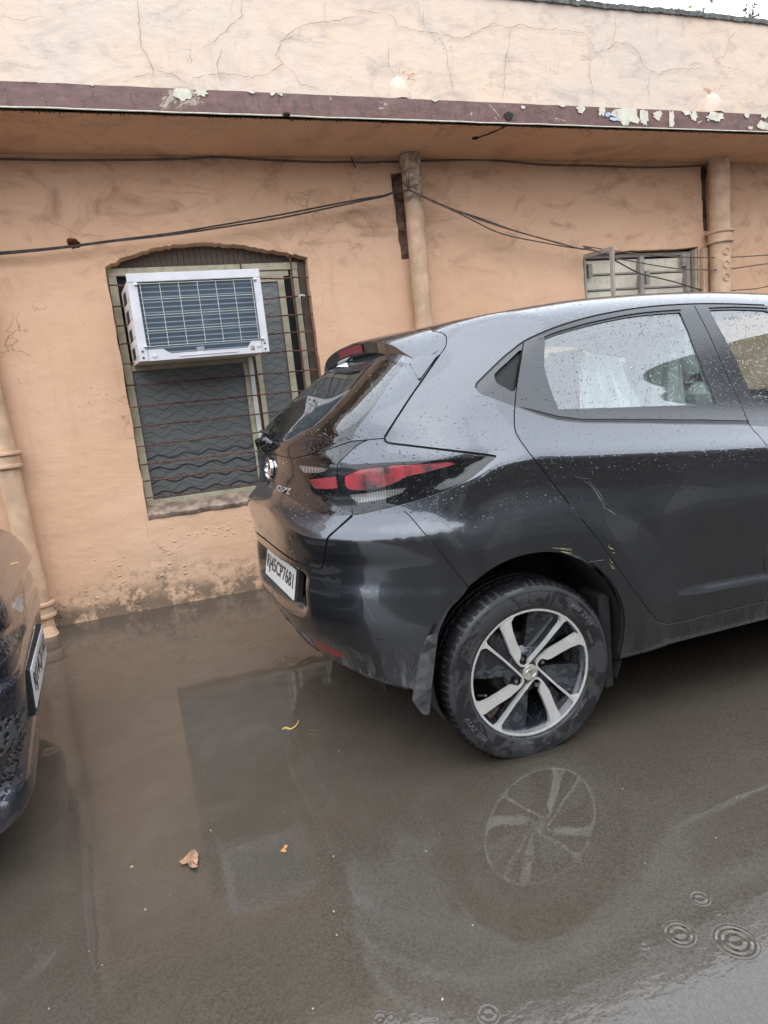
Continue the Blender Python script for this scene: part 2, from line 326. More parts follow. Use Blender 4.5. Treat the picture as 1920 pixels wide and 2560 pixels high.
# ------------------------------------------------------------------ mesh helpers
class MB:
    def __init__(s): s.v = []; s.f = []
    def add(s, V, Fc):
        b = len(s.v); s.v += [tuple(map(float, v)) for v in V]; s.f += [tuple(b+i for i in f) for f in Fc]; return s
    def box(s, x0, x1, y0, y1, z0, z1, bev=0, ang=0, org=None):
        V = [(x, y, z) for x in (x0, x1) for y in (y0, y1) for z in (z0, z1)]
        Fc = [(0, 1, 3, 2), (4, 6, 7, 5), (0, 4, 5, 1), (2, 3, 7, 6), (0, 2, 6, 4), (1, 5, 7, 3)]
        if bev:
            b = bev; V = []; 
            def ring(z, i):
                return [(x0+i, y0, z), (x1-i, y0, z), (x1, y0+i, z), (x1, y1-i, z), (x1-i, y1, z), (x0+i, y1, z), (x0, y1-i, z), (x0, y0+i, z)]
            def rin(z, b):
                return [(x0+2*b, y0+b, z), (x1-2*b, y0+b, z), (x1-b, y0+2*b, z), (x1-b, y1-2*b, z), (x1-2*b, y1-b, z), (x0+2*b, y1-b, z), (x0+b, y1-2*b, z), (x0+b, y0+2*b, z)]
            R_ = [rin(z0, b), ring(z0+b, b), ring(z1-b, b), rin(z1, b)]
            V = sum(R_, []); Fc = [tuple(range(7, -1, -1)), tuple(range(24, 32))]
            for k in range(3):
                for i in range(8): j = (i+1) % 8; Fc.append((k*8+i, k*8+j, k*8+8+j, k*8+8+i))
        if ang:
            ox, oy = org if org else ((x0+x1)/2, (y0+y1)/2); c, s_ = math.cos(ang), math.sin(ang)
            V = [(ox+(x-ox)*c-(y-oy)*s_, oy+(x-ox)*s_+(y-oy)*c, z) for x, y, z in V]
        return s.add(V, Fc)
    def tube(s, P, r, n=8, cap=True):
        P = [np.array(p, float) for p in P]; rr = r if hasattr(r, '__len__') else [r]*len(P)
        V = []; up = None
        for i, p in enumerate(P):
            d = P[min(i+1, len(P)-1)]-P[max(i-1, 0)]; d = d/(np.linalg.norm(d)+1e-12)
            if up is None:
                up = np.array([0, 0, 1.]) if abs(d[2]) < .9 else np.array([0, 1., 0])
            a = np.cross(d, up); a /= np.linalg.norm(a)+1e-12; b = np.cross(a, d); up = b
            for k in range(n):
                t = 2*PI*k/n; V.append(p+rr[i]*(a*math.cos(t)+b*math.sin(t)))
        Fc = []
        for i in range(len(P)-1):
            for k in range(n): j = (k+1) % n; Fc.append((i*n+k, i*n+j, i*n+n+j, i*n+n+k))
        if cap: Fc.append(tuple(range(n-1, -1, -1))); Fc.append(tuple((len(P)-1)*n+k for k in range(n)))
        return s.add(V, Fc)
    def lathe(s, prof, n, axis='y', c=(0, 0, 0), close=False):
        V = []; 
        for (r, h) in prof:
            for k in range(n):
                t = 2*PI*k/n
                if axis == 'y': V.append((c[0]+r*math.cos(t), c[1]+h, c[2]+r*math.sin(t)))
                else: V.append((c[0]+r*math.cos(t), c[1]+r*math.sin(t), c[2]+h))
        Fc = []; m_ = len(prof)
        for i in range(m_ if close else m_-1):
            i2 = (i+1) % m_
            for k in range(n): j = (k+1) % n; Fc.append((i*n+k, i2*n+k, i2*n+j, i*n+j))
        return s.add(V, Fc)
    def prism(s, P2, f0, f1):   # polygon list -> 3D by f0/f1 callables (front, back)
        n = len(P2); V = [f0(p) for p in P2]+[f1(p) for p in P2]
        tri = tri2d(P2)
        Fc = [tuple(t) for t in tri]+[tuple(n+i for i in t[::-1]) for t in tri]
        for i in range(n): j = (i+1) % n; Fc.append((i, i+n, j+n, j))
        return s.add(V, Fc)
def tri2d(P2):
    n = len(P2); r = delaunay_2d_cdt([Vector((float(p[0]), float(p[1]))) for p in P2], [(i, (i+1) % n) for i in range(n)], [], 1, 1e-9)
    if len(r[0]) != n: return [tuple(range(n))]
    mp = {i: (o[0] if o else i) for i, o in enumerate(r[3])}
    return [tuple(mp[i] for i in f) for f in r[2]]
def link(name, me, mat=None, parent=None):
    o = bpy.data.objects.new(name, me); col.objects.link(o)
    if mat is not None: me.materials.append(M[mat] if isinstance(mat, str) else mat)
    if parent is not None: o.parent = parent
    return o
def obj(name, mb, mat, parent=None, smooth=False, auto=None):
    me = bpy.data.meshes.new(name); me.from_pydata(mb.v, [], mb.f); me.validate()
    import bmesh
    bm = bmesh.new(); bm.from_mesh(me); (bmesh.ops.recalc_face_normals(bm, faces=bm.faces) if len(bm.faces) > 1 else None)
    if smooth:
        for f in bm.faces: f.smooth = True
        a = auto or 40
        for e in bm.edges:
            if len(e.link_faces) == 2 and e.calc_face_angle(0) > math.radians(a): e.smooth = False
    bm.to_mesh(me); bm.free()
    return link(name, me, mat, parent)
def tag(o, label=None, cat=None, group=None, kind=None):
    if label: o['label'] = label
    if cat: o['category'] = cat
    if group: o['group'] = group
    if kind: o['kind'] = kind
    return o
def empty(name, loc=(0, 0, 0), rz=0, **kw):
    o = bpy.data.objects.new(name, None); col.objects.link(o); o.location = loc; o.rotation_euler = (0, 0, rz); tag(o, **kw); return o
def at_world(o, par):   # parent o, whose mesh is in world coordinates, to par without moving it
    o.parent = par; o.matrix_parent_inverse = (Matrix.Translation(par.location) @ par.rotation_euler.to_matrix().to_4x4()).inverted(); return o
def text_mesh(s, size, extrude=0, spacing=1.0, bold=0):
    cu = bpy.data.curves.new('txt', 'FONT'); cu.body = s; cu.size = size; cu.extrude = extrude; cu.space_character = spacing; cu.offset = bold
    cu.align_x = 'CENTER'; cu.align_y = 'CENTER'; cu.resolution_u = 3
    o = bpy.data.objects.new('txt', cu); me = o.to_mesh()
    V = np.array([v.co[:] for v in me.vertices]).reshape(-1, 3); Fc = [tuple(p.vertices) for p in me.polygons]
    o.to_mesh_clear(); bpy.data.objects.remove(o); bpy.data.curves.remove(cu)
    return V, Fc
# ================================================================== SETTING: building along the lane
YW = 4.38; YS = 3.76; ZSOF = 2.812; ZF0, ZF1 = 2.800, 2.918; ZTOP = 3.862; ZWAT = .02
X0, X1 = -7., 11.
bld = empty('building', (2, YW, 0), label='long peach plastered single storey building with a maroon edged ledge behind both cars', cat='building')
def P(name, mb, mat, parent=None, **kw):
    o = obj(name, mb, mat, **kw)
    if parent is not None:
        o.parent = parent
        if parent.parent is None and parent.type == 'EMPTY': at_world(o, parent)
        else: o.matrix_parent_inverse = parent.matrix_world.inverted() if parent.parent is None else Matrix()
    return o
class Sub:   # children of parts: parts share the root's frame, so a sub-part only needs the same inverse
    pass
def PS(name, mb, mat, part, **kw):
    o = obj(name, mb, mat, **kw); o.parent = part; return o
def wobble(P2, amp, step, seed=0, closed=True, zig=None):
    rnd = random.Random(seed); out = []; n = len(P2)
    for i in range(n if closed else n-1):
        a, b = np.array(P2[i]), np.array(P2[(i+1) % n]); L = np.linalg.norm(b-a); k = max(1, int(L/step)); d = (b-a)/max(L, 1e-9); nn = np.array([-d[1], d[0]])
        for j in range(k):
            q = a+(b-a)*j/k+nn*rnd.uniform(-amp, amp)+d*rnd.uniform(-.2, .2)*step; out.append(tuple(q))
    if not closed: out.append(tuple(P2[-1]))
    return out
# openings on the wall plane (X, Z)
arch = [tuple(onY(p, YW)[[0, 2]]) for p in px('3', [(155, 268), (250, 225), (350, 188), (500, 145), (700, 122), (900, 122), (1100, 146), (1300, 183), (1430, 208)])]
arch = wobble(catmull(arch, 3), .007, .018, 3, closed=False)
win1 = [(-.205, .640)]+wobble([(-.205, .66), (-.208, 2.17)], .004, .07, 5, closed=False)+arch+wobble([(1.045, 2.17), (1.05, .66)], .004, .07, 6, closed=False)+[(1.05, .640)]
win2 = wobble([(3.215, .98), (3.20, 2.145), (3.55, 2.165), (4.315, 2.172), (4.31, .98)], .004, .06, 8)
nicheM = wobble([(1.715, 2.165), (1.705, 2.45), (1.69, 2.72), (1.80, 2.735), (1.80, 2.165)], .005, .04, 9)
nicheR = wobble([(4.375, 2.30), (4.365, 2.60), (4.35, 2.80), (4.45, 2.80), (4.45, 2.30)], .006, .04, 10)
holeP = wobble([(-.395, 2.345), (-.35, 2.355), (-.318, 2.33), (-.335, 2.295), (-.375, 2.29), (-.392, 2.315)], .006, .012, 11)
def wall_sheet(name, mat, xa, xb, za, zb, holes, depths, Yp, step, amp, flange_mat=None):
    pts, edges = [], []
    def add_poly(Pp, closed=True):
        b = len(pts); pts.extend(Pp); n = len(Pp)
        edges.extend([(b+i, b+(i+1) % n) for i in range(n if closed else n-1)])
    add_poly([(xa, za), (xb, za), (xb, zb), (xa, zb)])
    for h in holes: add_poly(h)
    xs = list(np.arange(-1.5, 5.8, step)); xs = list(np.arange(xa+.3, -1.5, .3))+xs+list(np.arange(5.8, xb-.1, .3))
    zs = np.arange(za+step, zb-.002, step)
    for x in xs:
        for z in zs: pts.append((x+random.uniform(-.3, .3)*step*.6, z+random.uniform(-.3, .3)*step*.4))
    r = delaunay_2d_cdt([Vector((float(a), float(b))) for a, b in pts], edges, [], 0, 1e-6)
    V = np.array([v[:] for v in r[0]]); T = np.array([f for f in r[2]])
    C = V[T].mean(1); keep = np.ones(len(T), bool); keep &= (C[:, 0] > xa) & (C[:, 0] < xb) & (C[:, 1] > za) & (C[:, 1] < zb)
    for h in holes: keep &= ~inpoly(C, np.array(h))
    T = T[keep]
    import mathutils.noise as mn
    D = np.array([amp*(mn.fractal(Vector((x*1.1, 3, z*1.3)), 1, 2, 4)+.35*mn.noise(Vector((x*6, 7, z*8)))) for x, z in V])
    edge = np.minimum(1, np.minimum(V[:, 1]-za, zb-V[:, 1])/.05).clip(0, 1)
    V3 = np.column_stack([V[:, 0], Yp-D*edge, V[:, 1]])
    mb = MB(); mb.add(V3, T)
    for h, d in zip(holes, depths):
        n = len(h); rim = [(x, Yp+.001, z) for x, z in h]; ins = [(x, Yp+d, z) for x, z in h]
        mb.add(rim+ins, [(i, (i+1) % n, n+(i+1) % n, n+i) for i in range(n)])
    return mb
def inpoly(C, Pg):
    x, y = C[:, 0], C[:, 1]; ins = np.zeros(len(C), bool); n = len(Pg)
    bb = (x >= Pg[:, 0].min()) & (x <= Pg[:, 0].max()) & (y >= Pg[:, 1].min()) & (y <= Pg[:, 1].max())
    idx = np.nonzero(bb)[0]
    if not len(idx): return ins
    xx, yy = x[idx], y[idx]; r = np.zeros(len(idx), bool)
    for i in range(n):
        x1, y1 = Pg[i]; x2, y2 = Pg[(i+1) % n]
        if y1 == y2: continue
        c = ((y1 > yy) != (y2 > yy)) & (xx < (x2-x1)*(yy-y1)/(y2-y1)+x1); r ^= c
    ins[idx] = r; return ins
mbw = wall_sheet('wall', 'plaster', X0, X1, -.35, ZSOF+.02, [win1, win2, nicheM, nicheR, holeP], [.13, .11, .05, .05, .14], YW, .035, .007)
P('wall', mbw, 'plaster', bld, smooth=True, auto=50)
# parapet: same wall going on above the ledge
mbp = wall_sheet('parapet', 'parapet_plaster', X0, X1, ZF0+.05, ZTOP, [], [], YW-.006, .05, .006)
mbp.add([(X0, YW+.22, ZF0), (X1, YW+.22, ZF0), (X1, YW+.22, ZTOP), (X0, YW+.22, ZTOP)], [(0, 1, 2, 3)])
P('parapet', mbp, 'parapet_plaster', bld, smooth=True, auto=60)
import mathutils.noise as mn
mb = MB(); xs = np.arange(X0, X1, .028); rnd = random.Random(4)
V = []; 
for x in xs:
    j = rnd.uniform(-.006, .006); k = rnd.uniform(-.004, .004)+.004*mn.noise(Vector((x*1.3, 4, 0)))
    V += [(x, YW-.024+j, ZTOP-.006+k), (x, YW-.027+j, ZTOP+.026+k), (x, YW+.05, ZTOP+.042+k), (x, YW+.24, ZTOP+.03), (x, YW+.24, ZTOP-.01)]
n = len(xs); mb.add(V, [(i*5+k, i*5+k+1, i*5+k+6, i*5+k+5) for i in range(n-1) for k in range(4)]+[(i*5+4, i*5, i*5+5, i*5+9) for i in range(n-1)])
P('coping', mb, 'moss', bld)
# building body behind, roof
mb = MB().box(X0, X1, YW+.30, YW+4, -.3, 3.2); P('back_room', mb, 'opp_wall', bld)
# ledge slab
mb = MB(); xs = np.arange(X0, X1+.01, .06); V = []
prof = lambda x, i: None
rnd = random.Random(12)
import mathutils.noise as mn
for x in xs:
    a = .004*mn.noise(Vector((x*3, 0, 0))); b = .005*mn.noise(Vector((x*7, 5, 0)))
    V += [(x, YW, ZSOF+.004+b*.3), (x, YW-.03, ZSOF), (x, (YS+YW)/2, ZSOF-.004+a), (x, YS+.05, ZSOF-.002+a), (x, YS+.045, ZF0+.003+b*.4), (x, YS, ZF0+b*.4), (x, YS+a, ZF0+.055), (x, YS+.002, ZF1+b*.5), (x, YS+.05, ZF1+.008), (x, YW-.004, ZF1+.035)]
n = len(xs); K = 10
def strip(k0, k1): return [(i*K+k, i*K+k+1, (i+1)*K+k+1, (i+1)*K+k) for i in range(n-1) for k in range(k0, k1)]
led = P('ledge', MB().add(V, strip(0, 4)), 'soffit_plaster', bld, smooth=True, auto=35)
PS('fascia', MB().add(V, strip(5, 7)), 'maroon', led, smooth=True)
PS('ledge_top', MB().add(V, strip(7, 9)), 'cement', led)
# pale rounded lip along the bottom of the fascia and the dark drip groove behind it
lip = MB(); lip.tube([(x, YS+.001+.002*mn.noise(Vector((x*9, 1, 0))), ZF0+.003+.003*mn.noise(Vector((x*5, 3, 0)))) for x in xs], .0038, 6); PS('drip_edge', lip, 'flake', led, smooth=True)
dg = MB(); 
for i in range(int(7.6/.021)):
    x = -1.6+i*.021+rnd.uniform(-.005, .005); l = rnd.uniform(.018, .045)
    if rnd.random() < .18: continue
    sk = rnd.uniform(-.004, .010); wdt = rnd.uniform(.004, .0075)
    dg.add([(x, YS+.006, ZF0-.0025), (x+wdt, YS+.006, ZF0-.0025), (x+wdt+sk, YS+.006+l, ZF0-.004), (x+sk, YS+.006+l, ZF0-.004)], [(0, 1, 2, 3)])
PS('drip_stain', dg, 'dark_hole', led)['kind'] = 'stuff'
def flat(mb, pts, off):     # small irregular flake lying on a vertical plane Y=off
    n = len(pts); mb.add([(p[0], off, p[1]) for p in pts]+[(p[0], off+.0035, p[1]) for p in pts], [tuple(range(n))]+[(i, (i+1) % n, n+(i+1) % n, n+i) for i in range(n)])
def blob(cx, cz, rx, rz, n, seed, top=None):
    r_ = random.Random(seed); out = []
    for i in range(n):
        t = 2*PI*i/n; k = r_.uniform(.6, 1.15); x, z = cx+rx*k*math.cos(t), cz+rz*k*math.sin(t)
        if top is not None: z = min(z, top)
        z = max(z, ZF0+.012); out.append((x, z))
    return out
FL = [(750, 372, 820, 435), (838, 375, 895, 418), (1068, 388, 1100, 404), (1165, 392, 1185, 414), (1200, 395, 1220, 416), (385, 355, 410, 373), (100, 341, 155, 352), (235, 346, 300, 356)]
FLb = [(205, 425, 235, 442), (830, 452, 870, 490), (925, 458, 955, 500), (985, 460, 1095, 540), (1105, 468, 1140, 545), (1160, 478, 1200, 520), (1230, 480, 1252, 560), (1290, 470, 1325, 500), (1320, 478, 1352, 520), (1390, 485, 1462, 522), (1555, 485, 1578, 508), (1605, 525, 1659, 562), (1625, 488, 1659, 512), (590, 458, 610, 472), (755, 448, 785, 462), (1570, 545, 1590, 562)]
i = 0
for tg, L in (('a', FL), ('b', FLb)):
    for (a, b, c, d) in L:
        A = onY(px(tg, [(a, (b+d)/2)])[0], YS); B = onY(px(tg, [(c, (b+d)/2)])[0], YS); T = onY(px(tg, [((a+c)/2, b)])[0], YS); D_ = onY(px(tg, [((a+c)/2, d)])[0], YS)
        mb = MB(); flat(mb, blob((A[0]+B[0])/2, (T[2]+D_[2])/2, abs(B[0]-A[0])/2*1.1, abs(T[2]-D_[2])/2*1.15, 18, i, ZF1-.002), YS-.0045); PS('paint_flake', mb, 'flake', led); i += 1
for (a, b, rx, rz) in ((965, 495, .022, .018), (990, 515, .03, .012), (1398, 520, .008, .008)):
    A = onY(px('b', [(a, b)])[0], YS); mb = MB(); flat(mb, blob(A[0], A[2], rx, rz, 9, i+50), YS-.0065); PS('paint_flake', mb, 'flake_blue', led); i += 1
# cracks: recessed-looking thin dark threads of varying width
def crack(tag_, pts, Y, w=.0035, parent=bld, seed=0, mat='crack', proud=.002):
    Pp = [tuple(onY(p, Y)[[0, 2]]) for p in px(tag_, pts)]
    Pp = wobble(Pp, .006, .02, seed, closed=False); mb = MB(); L = []; R_ = []; r_ = random.Random(seed)
    for i, p in enumerate(Pp):
        a = np.array(Pp[max(i-1, 0)]); b = np.array(Pp[min(i+1, len(Pp)-1)]); d = (b-a)/max(np.linalg.norm(b-a), 1e-9); nn = np.array([-d[1], d[0]])
        ww = w*r_.uniform(.35, 1)*min(1, .3+min(i, len(Pp)-1-i)*.2); L.append(p+nn*ww); R_.append(p-nn*ww)
    n = len(Pp); mb.add([(a[0], Y-proud, a[1]) for a in L]+[(a[0], Y-proud, a[1]) for a in R_], [(i, i+1, n+i+1, n+i) for i in range(n-1)])
    return P('crack', mb, mat, parent) if parent is bld else PS('crack', mb, mat, parent)
YP = YW-.017
CR = [('a', [(593, 0), (600, 100), (608, 200), (640, 250), (660, 300), (658, 360)]), ('a', [(660, 303), (740, 320), (780, 345), (822, 370)]), ('a', [(525, 357), (590, 332), (655, 322)]),
      ('a', [(822, 368), (835, 335), (960, 318), (1090, 335), (1160, 320), (1228, 275), (1190, 240), (1215, 185), (1270, 130), (1315, 105), (1420, 95), (1545, 70)]), ('a', [(1228, 275), (1265, 310), (1300, 365), (1380, 385)]),
      ('a', [(1040, 0), (1046, 65), (1000, 110), (940, 165), (875, 212)]), ('a', [(1403, 0), (1405, 98)]), ('a', [(0, 72), (60, 80), (110, 85), (140, 72), (190, 74)]), ('a', [(1515, 30), (1560, 48), (1659, 52)]),
      ('a', [(1315, 105), (1290, 150), (1185, 190)]), ('a', [(960, 200), (935, 290), (960, 370)]),
      ('b', [(0, 55), (40, 70), (60, 115), (130, 128), (240, 148), (330, 168), (370, 155), (430, 120), (465, 102), (545, 122), (580, 103), (660, 128), (740, 125), (800, 135), (860, 140), (895, 180), (910, 228), (965, 215), (1000, 185), (1050, 185), (1095, 220), (1130, 295), (1185, 322), (1240, 298), (1380, 297)]),
      ('b', [(545, 122), (540, 200), (522, 280), (520, 360), (516, 432)]), ('b', [(240, 150), (270, 220), (280, 300), (305, 410)]), ('b', [(985, 190), (1000, 130), (997, 60)]), ('b', [(890, 235), (885, 320), (902, 400), (895, 450)]),
      ('b', [(1425, 275), (1440, 250), (1475, 240), (1490, 165), (1520, 138)]), ('b', [(1145, 320), (1140, 380), (1152, 470)]), ('b', [(170, 30), (172, 128)]), ('b', [(20, 200), (20, 280), (60, 345)]), ('b', [(1290, 85), (1292, 150)])]
for k, (tg, pp) in enumerate(CR): crack(tg, pp, YP, .0018, seed=k)
for k, (tg, pp) in enumerate([('a', [(1520, 900), (1580, 940), (1612, 1000), (1615, 1060)]), ('3', [(160, 1135), (170, 1150), (152, 1190)]), ('full', [(372, 1345), (400, 1370), (438, 1385), (445, 1420)]), ('full', [(365, 1300), (372, 1345)]), ('a', [(740, 832), (910, 836)]), ('a', [(150, 960), (180, 940), (260, 975), (330, 1010), (440, 1020)])]): crack(tg, pp, YW-.012, .0016, seed=40+k)
for k, (tg, pp) in enumerate([('a', [(5, 385), (8, 440)]), ('a', [(565, 395), (575, 430), (560, 470)]), ('a', [(845, 385), (850, 440), (865, 470)]), ('a', [(1170, 400), (1165, 490)]), ('a', [(1205, 400), (1210, 440), (1240, 490)]), ('a', [(1310, 410), (1330, 480)]), ('a', [(1420, 420), (1425, 490)]), ('a', [(1590, 415), (1640, 460), (1640, 500)]), ('a', [(935, 385), (945, 440), (990, 470)]),
        ('b', [(25, 430), (35, 470), (20, 500)]), ('b', [(355, 432), (358, 505)]), ('b', [(450, 445), (455, 505)]), ('b', [(640, 450), (690, 470), (640, 500)]), ('b', [(1000, 470), (1020, 530)])]):
    crack(tg, pp, YS-.006, .0028, parent=led, seed=70+k, proud=.001)
# broken bits of the soffit edge (dark holes with hanging straw)
for tg, p, r in (('a', (1238, 498), .02), ('b', (540, 500), .03), ('b', (395, 600), .02)):
    A = onZ(px(tg, [p])[0], ZSOF-.012) if p != (540, 500) else onY(px(tg, [p])[0], YS-.008)
    q = [(A[0]+r*(1+.35*math.sin(5*t))*math.cos(t), A[1]+r*.8*math.sin(t)) for t in np.linspace(0, 2*PI, 13)[:-1]]
    mb = MB()
    if p == (540, 500): flat(mb, [(a, A[2]+(b-A[1])) for a, b in q], YS-.008)
    else: mb.add([(a, b, ZSOF-.012) for a, b in q]+[(a, b, ZSOF-.002) for a, b in q], [tuple(range(12))]+[(i, (i+1) % 12, 12+(i+1) % 12, 12+i) for i in range(12)])
    PS('broken_edge', mb, 'dark_hole', led)
def soff(pts, w, seed, mat='crack'):
    Q = [onZ(p, ZSOF-.0075) for p in px('b', pts)]; mb = MB(); r_ = random.Random(seed); L = []; R_ = []
    Q2 = []
    for a, b in zip(Q[:-1], Q[1:]):
        for j in range(6): Q2.append(a+(b-a)*j/6+np.array([r_.uniform(-.006, .006), r_.uniform(-.006, .006), 0]))
    for i, p in enumerate(Q2):
        d = Q2[min(i+1, len(Q2)-1)]-Q2[max(i-1, 0)]; nn = np.array([-d[1], d[0], 0]); nn = nn/(np.linalg.norm(nn)+1e-9)*w*r_.uniform(.4, 1); L.append(p+nn); R_.append(p-nn)
    n = len(Q2); mb.add(L+R_, [(i, i+1, n+i+1, n+i) for i in range(n-1)]); PS('soffit_crack', mb, mat, led)
soff([(550, 535), (500, 560), (440, 585), (390, 602)], .010, 1, 'dark_hole'); soff([(820, 662), (850, 655)], .006, 2); soff([(220, 590), (260, 550)], .003, 3); soff([(1530, 690), (1659, 655)], .003, 4)
# niche backs
for nm, hp in (('niche', nicheM), ('niche', nicheR)):
    xa, xb = min(p[0] for p in hp)-.03, max(p[0] for p in hp)+.03; za, zb = min(p[1] for p in hp)-.03, max(p[1] for p in hp)+.03
    mb = MB(); rr = random.Random(3); G = 10
    V = [(xa+(xb-xa)*i/3, YW+.045+rr.uniform(-.012, .006), za+(zb-za)*j/G) for j in range(G+1) for i in range(4)]
    mb.add(V, [(j*4+i, j*4+i+1, j*4+i+5, j*4+i+4) for j in range(G) for i in range(3)]); P(nm, mb, 'niche_brown', bld)
P('wall_hole', MB().box(-.42, -.30, YW+.135, YW+.15, 2.27, 2.37), 'dark_hole', bld)

# ------------------------------------------------------------------ main window (arched opening with grille, AC)
YF = YW+.095
def bx(x0, x1, z0, z1, y0=0, y1=.03, bev=.0015): return MB().box(x0, x1, YF+y0, YF+y1, z0, z1, bev)
win = P('window', MB().box(-.205, 1.05, YF+.036, YF+.05, .62, 2.33), 'black_inside', bld)
tr = MB()
for a in np.arange(-.2, 1.04, .0355): tr.box(a+.0012, a+.0343, YF+.004, YF+.02, 2.195, 2.31)
for i, a in enumerate(np.arange(-.2, 1.04, .0355)):
    if i == 0: base = PS('arch_board', MB().box(a+.0012, a+.0343, YF+.004, YF+.02, 2.19, 2.31), 'brown_wood', win)
    else:
        o = base.copy(); col.objects.link(o); o.location = (i*.0355, random.uniform(-.002, .002), 0)
for z0, z1, x0, x1 in ((2.145, 2.190, -.205, 1.0),): PS('head_rail', bx(x0, x1, z0, z1, -.01, .03), 'cream_paint', win)
PS('jamb', bx(-.205, -.158, .665, 2.144, -.01, .03), 'cream_paint', win)
PS('sash_rail', bx(-.156, .577, 1.562, 1.60, -.004, .03), 'cream_paint', win); PS('sash_rail', bx(.544, .576, .726, 1.561, -.002, .03), 'cream_paint', win)
PS('mullion', bx(.578, .613, .70, 2.143, -.012, .03), 'white_strip', win); PS('mullion', bx(.632, .667, .70, 2.143, -.006, .03), 'cream_paint', win)
PS('sash_rail', bx(.668, .848, 2.072, 2.106, 0, .03), 'cream_paint', win); PS('sash_rail', bx(.849, .892, .70, 2.106, -.004, .03), 'cream_paint', win)
PS('sash_rail', bx(.668, .93, 2.107, 2.143, .004, .03), 'cream_paint', win)
PS('jamb', bx(.945, .992, .70, 2.143, -.008, .03), 'cream_paint', win); PS('jamb', bx(.994, 1.048, .66, 2.19, -.02, .03), 'brown_wood', win)
PS('pane', MB().box(-.157, .543, YF+.018, YF+.022, .727, 1.561), 'wavy', win); PS('pane', MB().box(.668, .848, YF+.018, YF+.022, .727, 2.071), 'wavy', win)
PS('sill', MB().box(-.203, .992, YF-.012, YF+.03, .690, .725, .003), 'cream_paint', win)
sillm = MB(); V = []; xs_ = np.arange(-.204, 1.05, .03)
for x in xs_: j = random.uniform(-.006, .006); V += [(x, YF-.002, .705+j*.3), (x, YW+.02, .665+j), (x, YW-.018+j, .642+j), (x, YW-.012+j, .622+j), (x, YW+.004, .605)]
sillm.add(V, [(i*5+k, i*5+k+1, i*5+k+6, i*5+k+5) for i in range(len(xs_)-1) for k in range(4)]); PS('cement_sill', sillm, 'cement', win, smooth=True)
YB = YW+.015
bz = [2.077, 1.953, 1.838, 1.725, 1.604, 1.47, 1.335, 1.211, 1.09, .97, .86, .751]
for z in bz:
    mb = MB(); x_ = np.linspace(-.204, 1.045, 14); mb.tube([(x, YB+random.uniform(-.003, .003), z+random.uniform(-.004, .004)) for x in x_], .0052, 6); PS('grille_bar', mb, 'rust', win, smooth=True)
for x in (.607, .936):
    mb = MB(); mb.tube([(x+random.uniform(-.003, .003), YB+.011, z) for z in np.linspace(.66, 2.22, 12)], .0058, 6); PS('grille_bar', mb, 'rust', win, smooth=True)
for x, z in ((.70, 1.727), (.98, 1.955), (.66, 1.953)): PS('wire_tie', MB().tube([(x-.02, YB-.006, z-.004), (x, YB-.01, z+.006), (x+.022, YB-.006, z+.002)], .006, 5), 'white_strip', win)
# ------------------------------------------------------------------ second window
win = P('window', MB().box(3.2, 4.32, YW+.10, YW+.11, .98, 2.18), 'black_inside', bld)
def bw(x0, x1, z0, z1, y0=.05, y1=.095, bev=.0015): return MB().box(x0, x1, YW+y0, YW+y1, z0, z1, bev)
PS('head_rail', bw(3.215, 4.30, 2.128, 2.156), 'grey_wood', win)
PS('jamb', bw(3.215, 3.262, 1.0, 2.127), 'grey_wood', win); PS('mullion', bw(3.765, 3.805, 1.0, 2.127, .035), 'grey_wood', win); PS('jamb', bw(4.225, 4.262, 1.0, 2.127, .03), 'grey_wood', win)
PS('jamb', bw(4.285, 4.305, 1.0, 2.16, 0, .05), 'cream_paint', win)
for k, (xa, xb) in enumerate(((3.264, 3.763), (3.807, 4.223))):
    for j in range(10):
        z1 = 2.126-j*.117-(0.0 if k == 0 else .004)
        PS('louvre_panel', MB().add([(xa, YW+.070, z1-.010), (xb, YW+.070, z1-.010), (xb, YW+.088, z1-.108), (xa, YW+.088, z1-.108), (xa, YW+.076, z1-.010), (xb, YW+.076, z1-.010), (xb, YW+.094, z1-.108), (xa, YW+.094, z1-.108)], [(0, 1, 2, 3), (4, 7, 6, 5), (0, 4, 5, 1), (3, 2, 6, 7), (0, 3, 7, 4), (1, 5, 6, 2)]), 'shutter_panel', win)
        PS('louvre_rail', bw(xa, xb, z1-.122, z1-.109, .058, .09, .001), 'grey_wood', win)
for x, z in ((3.285, 2.03), (3.83, 1.96), (4.20, 2.08)): PS('hinge_block', bw(x-.018, x+.018, z-.045, z+.055, .022, .055), 'grey_wood', win)
# open casement frame standing out from the wall on the left jamb
cs = []
A0 = np.array([3.215, YW+.03]); 
tgt = onY(px('v', [(322, 55)])[0], YW-.25); A1 = np.array([tgt[0], YW-.25])
dd = A1-A0; L_ = np.linalg.norm(dd); an = math.atan2(dd[1], dd[0])
def cf(u0, u1, z0, z1, t=.022):
    mb = MB().box(u0, u1, -t/2, t/2, z0, z1, .0015); c, s_ = math.cos(an), math.sin(an)
    mb.v = [(A0[0]+x*c-y*s_, A0[1]+x*s_+y*c, z) for x, y, z in mb.v]; return mb
sash = PS('casement_sash', cf(0, L_, 2.118, 2.15), 'grey_wood', win)
for nm, a in (('stile', (0, .03, 1.0, 2.117)), ('stile', (L_-.03, L_, 1.0, 2.117))): PS('casement_stile', cf(*a), 'grey_wood', win)
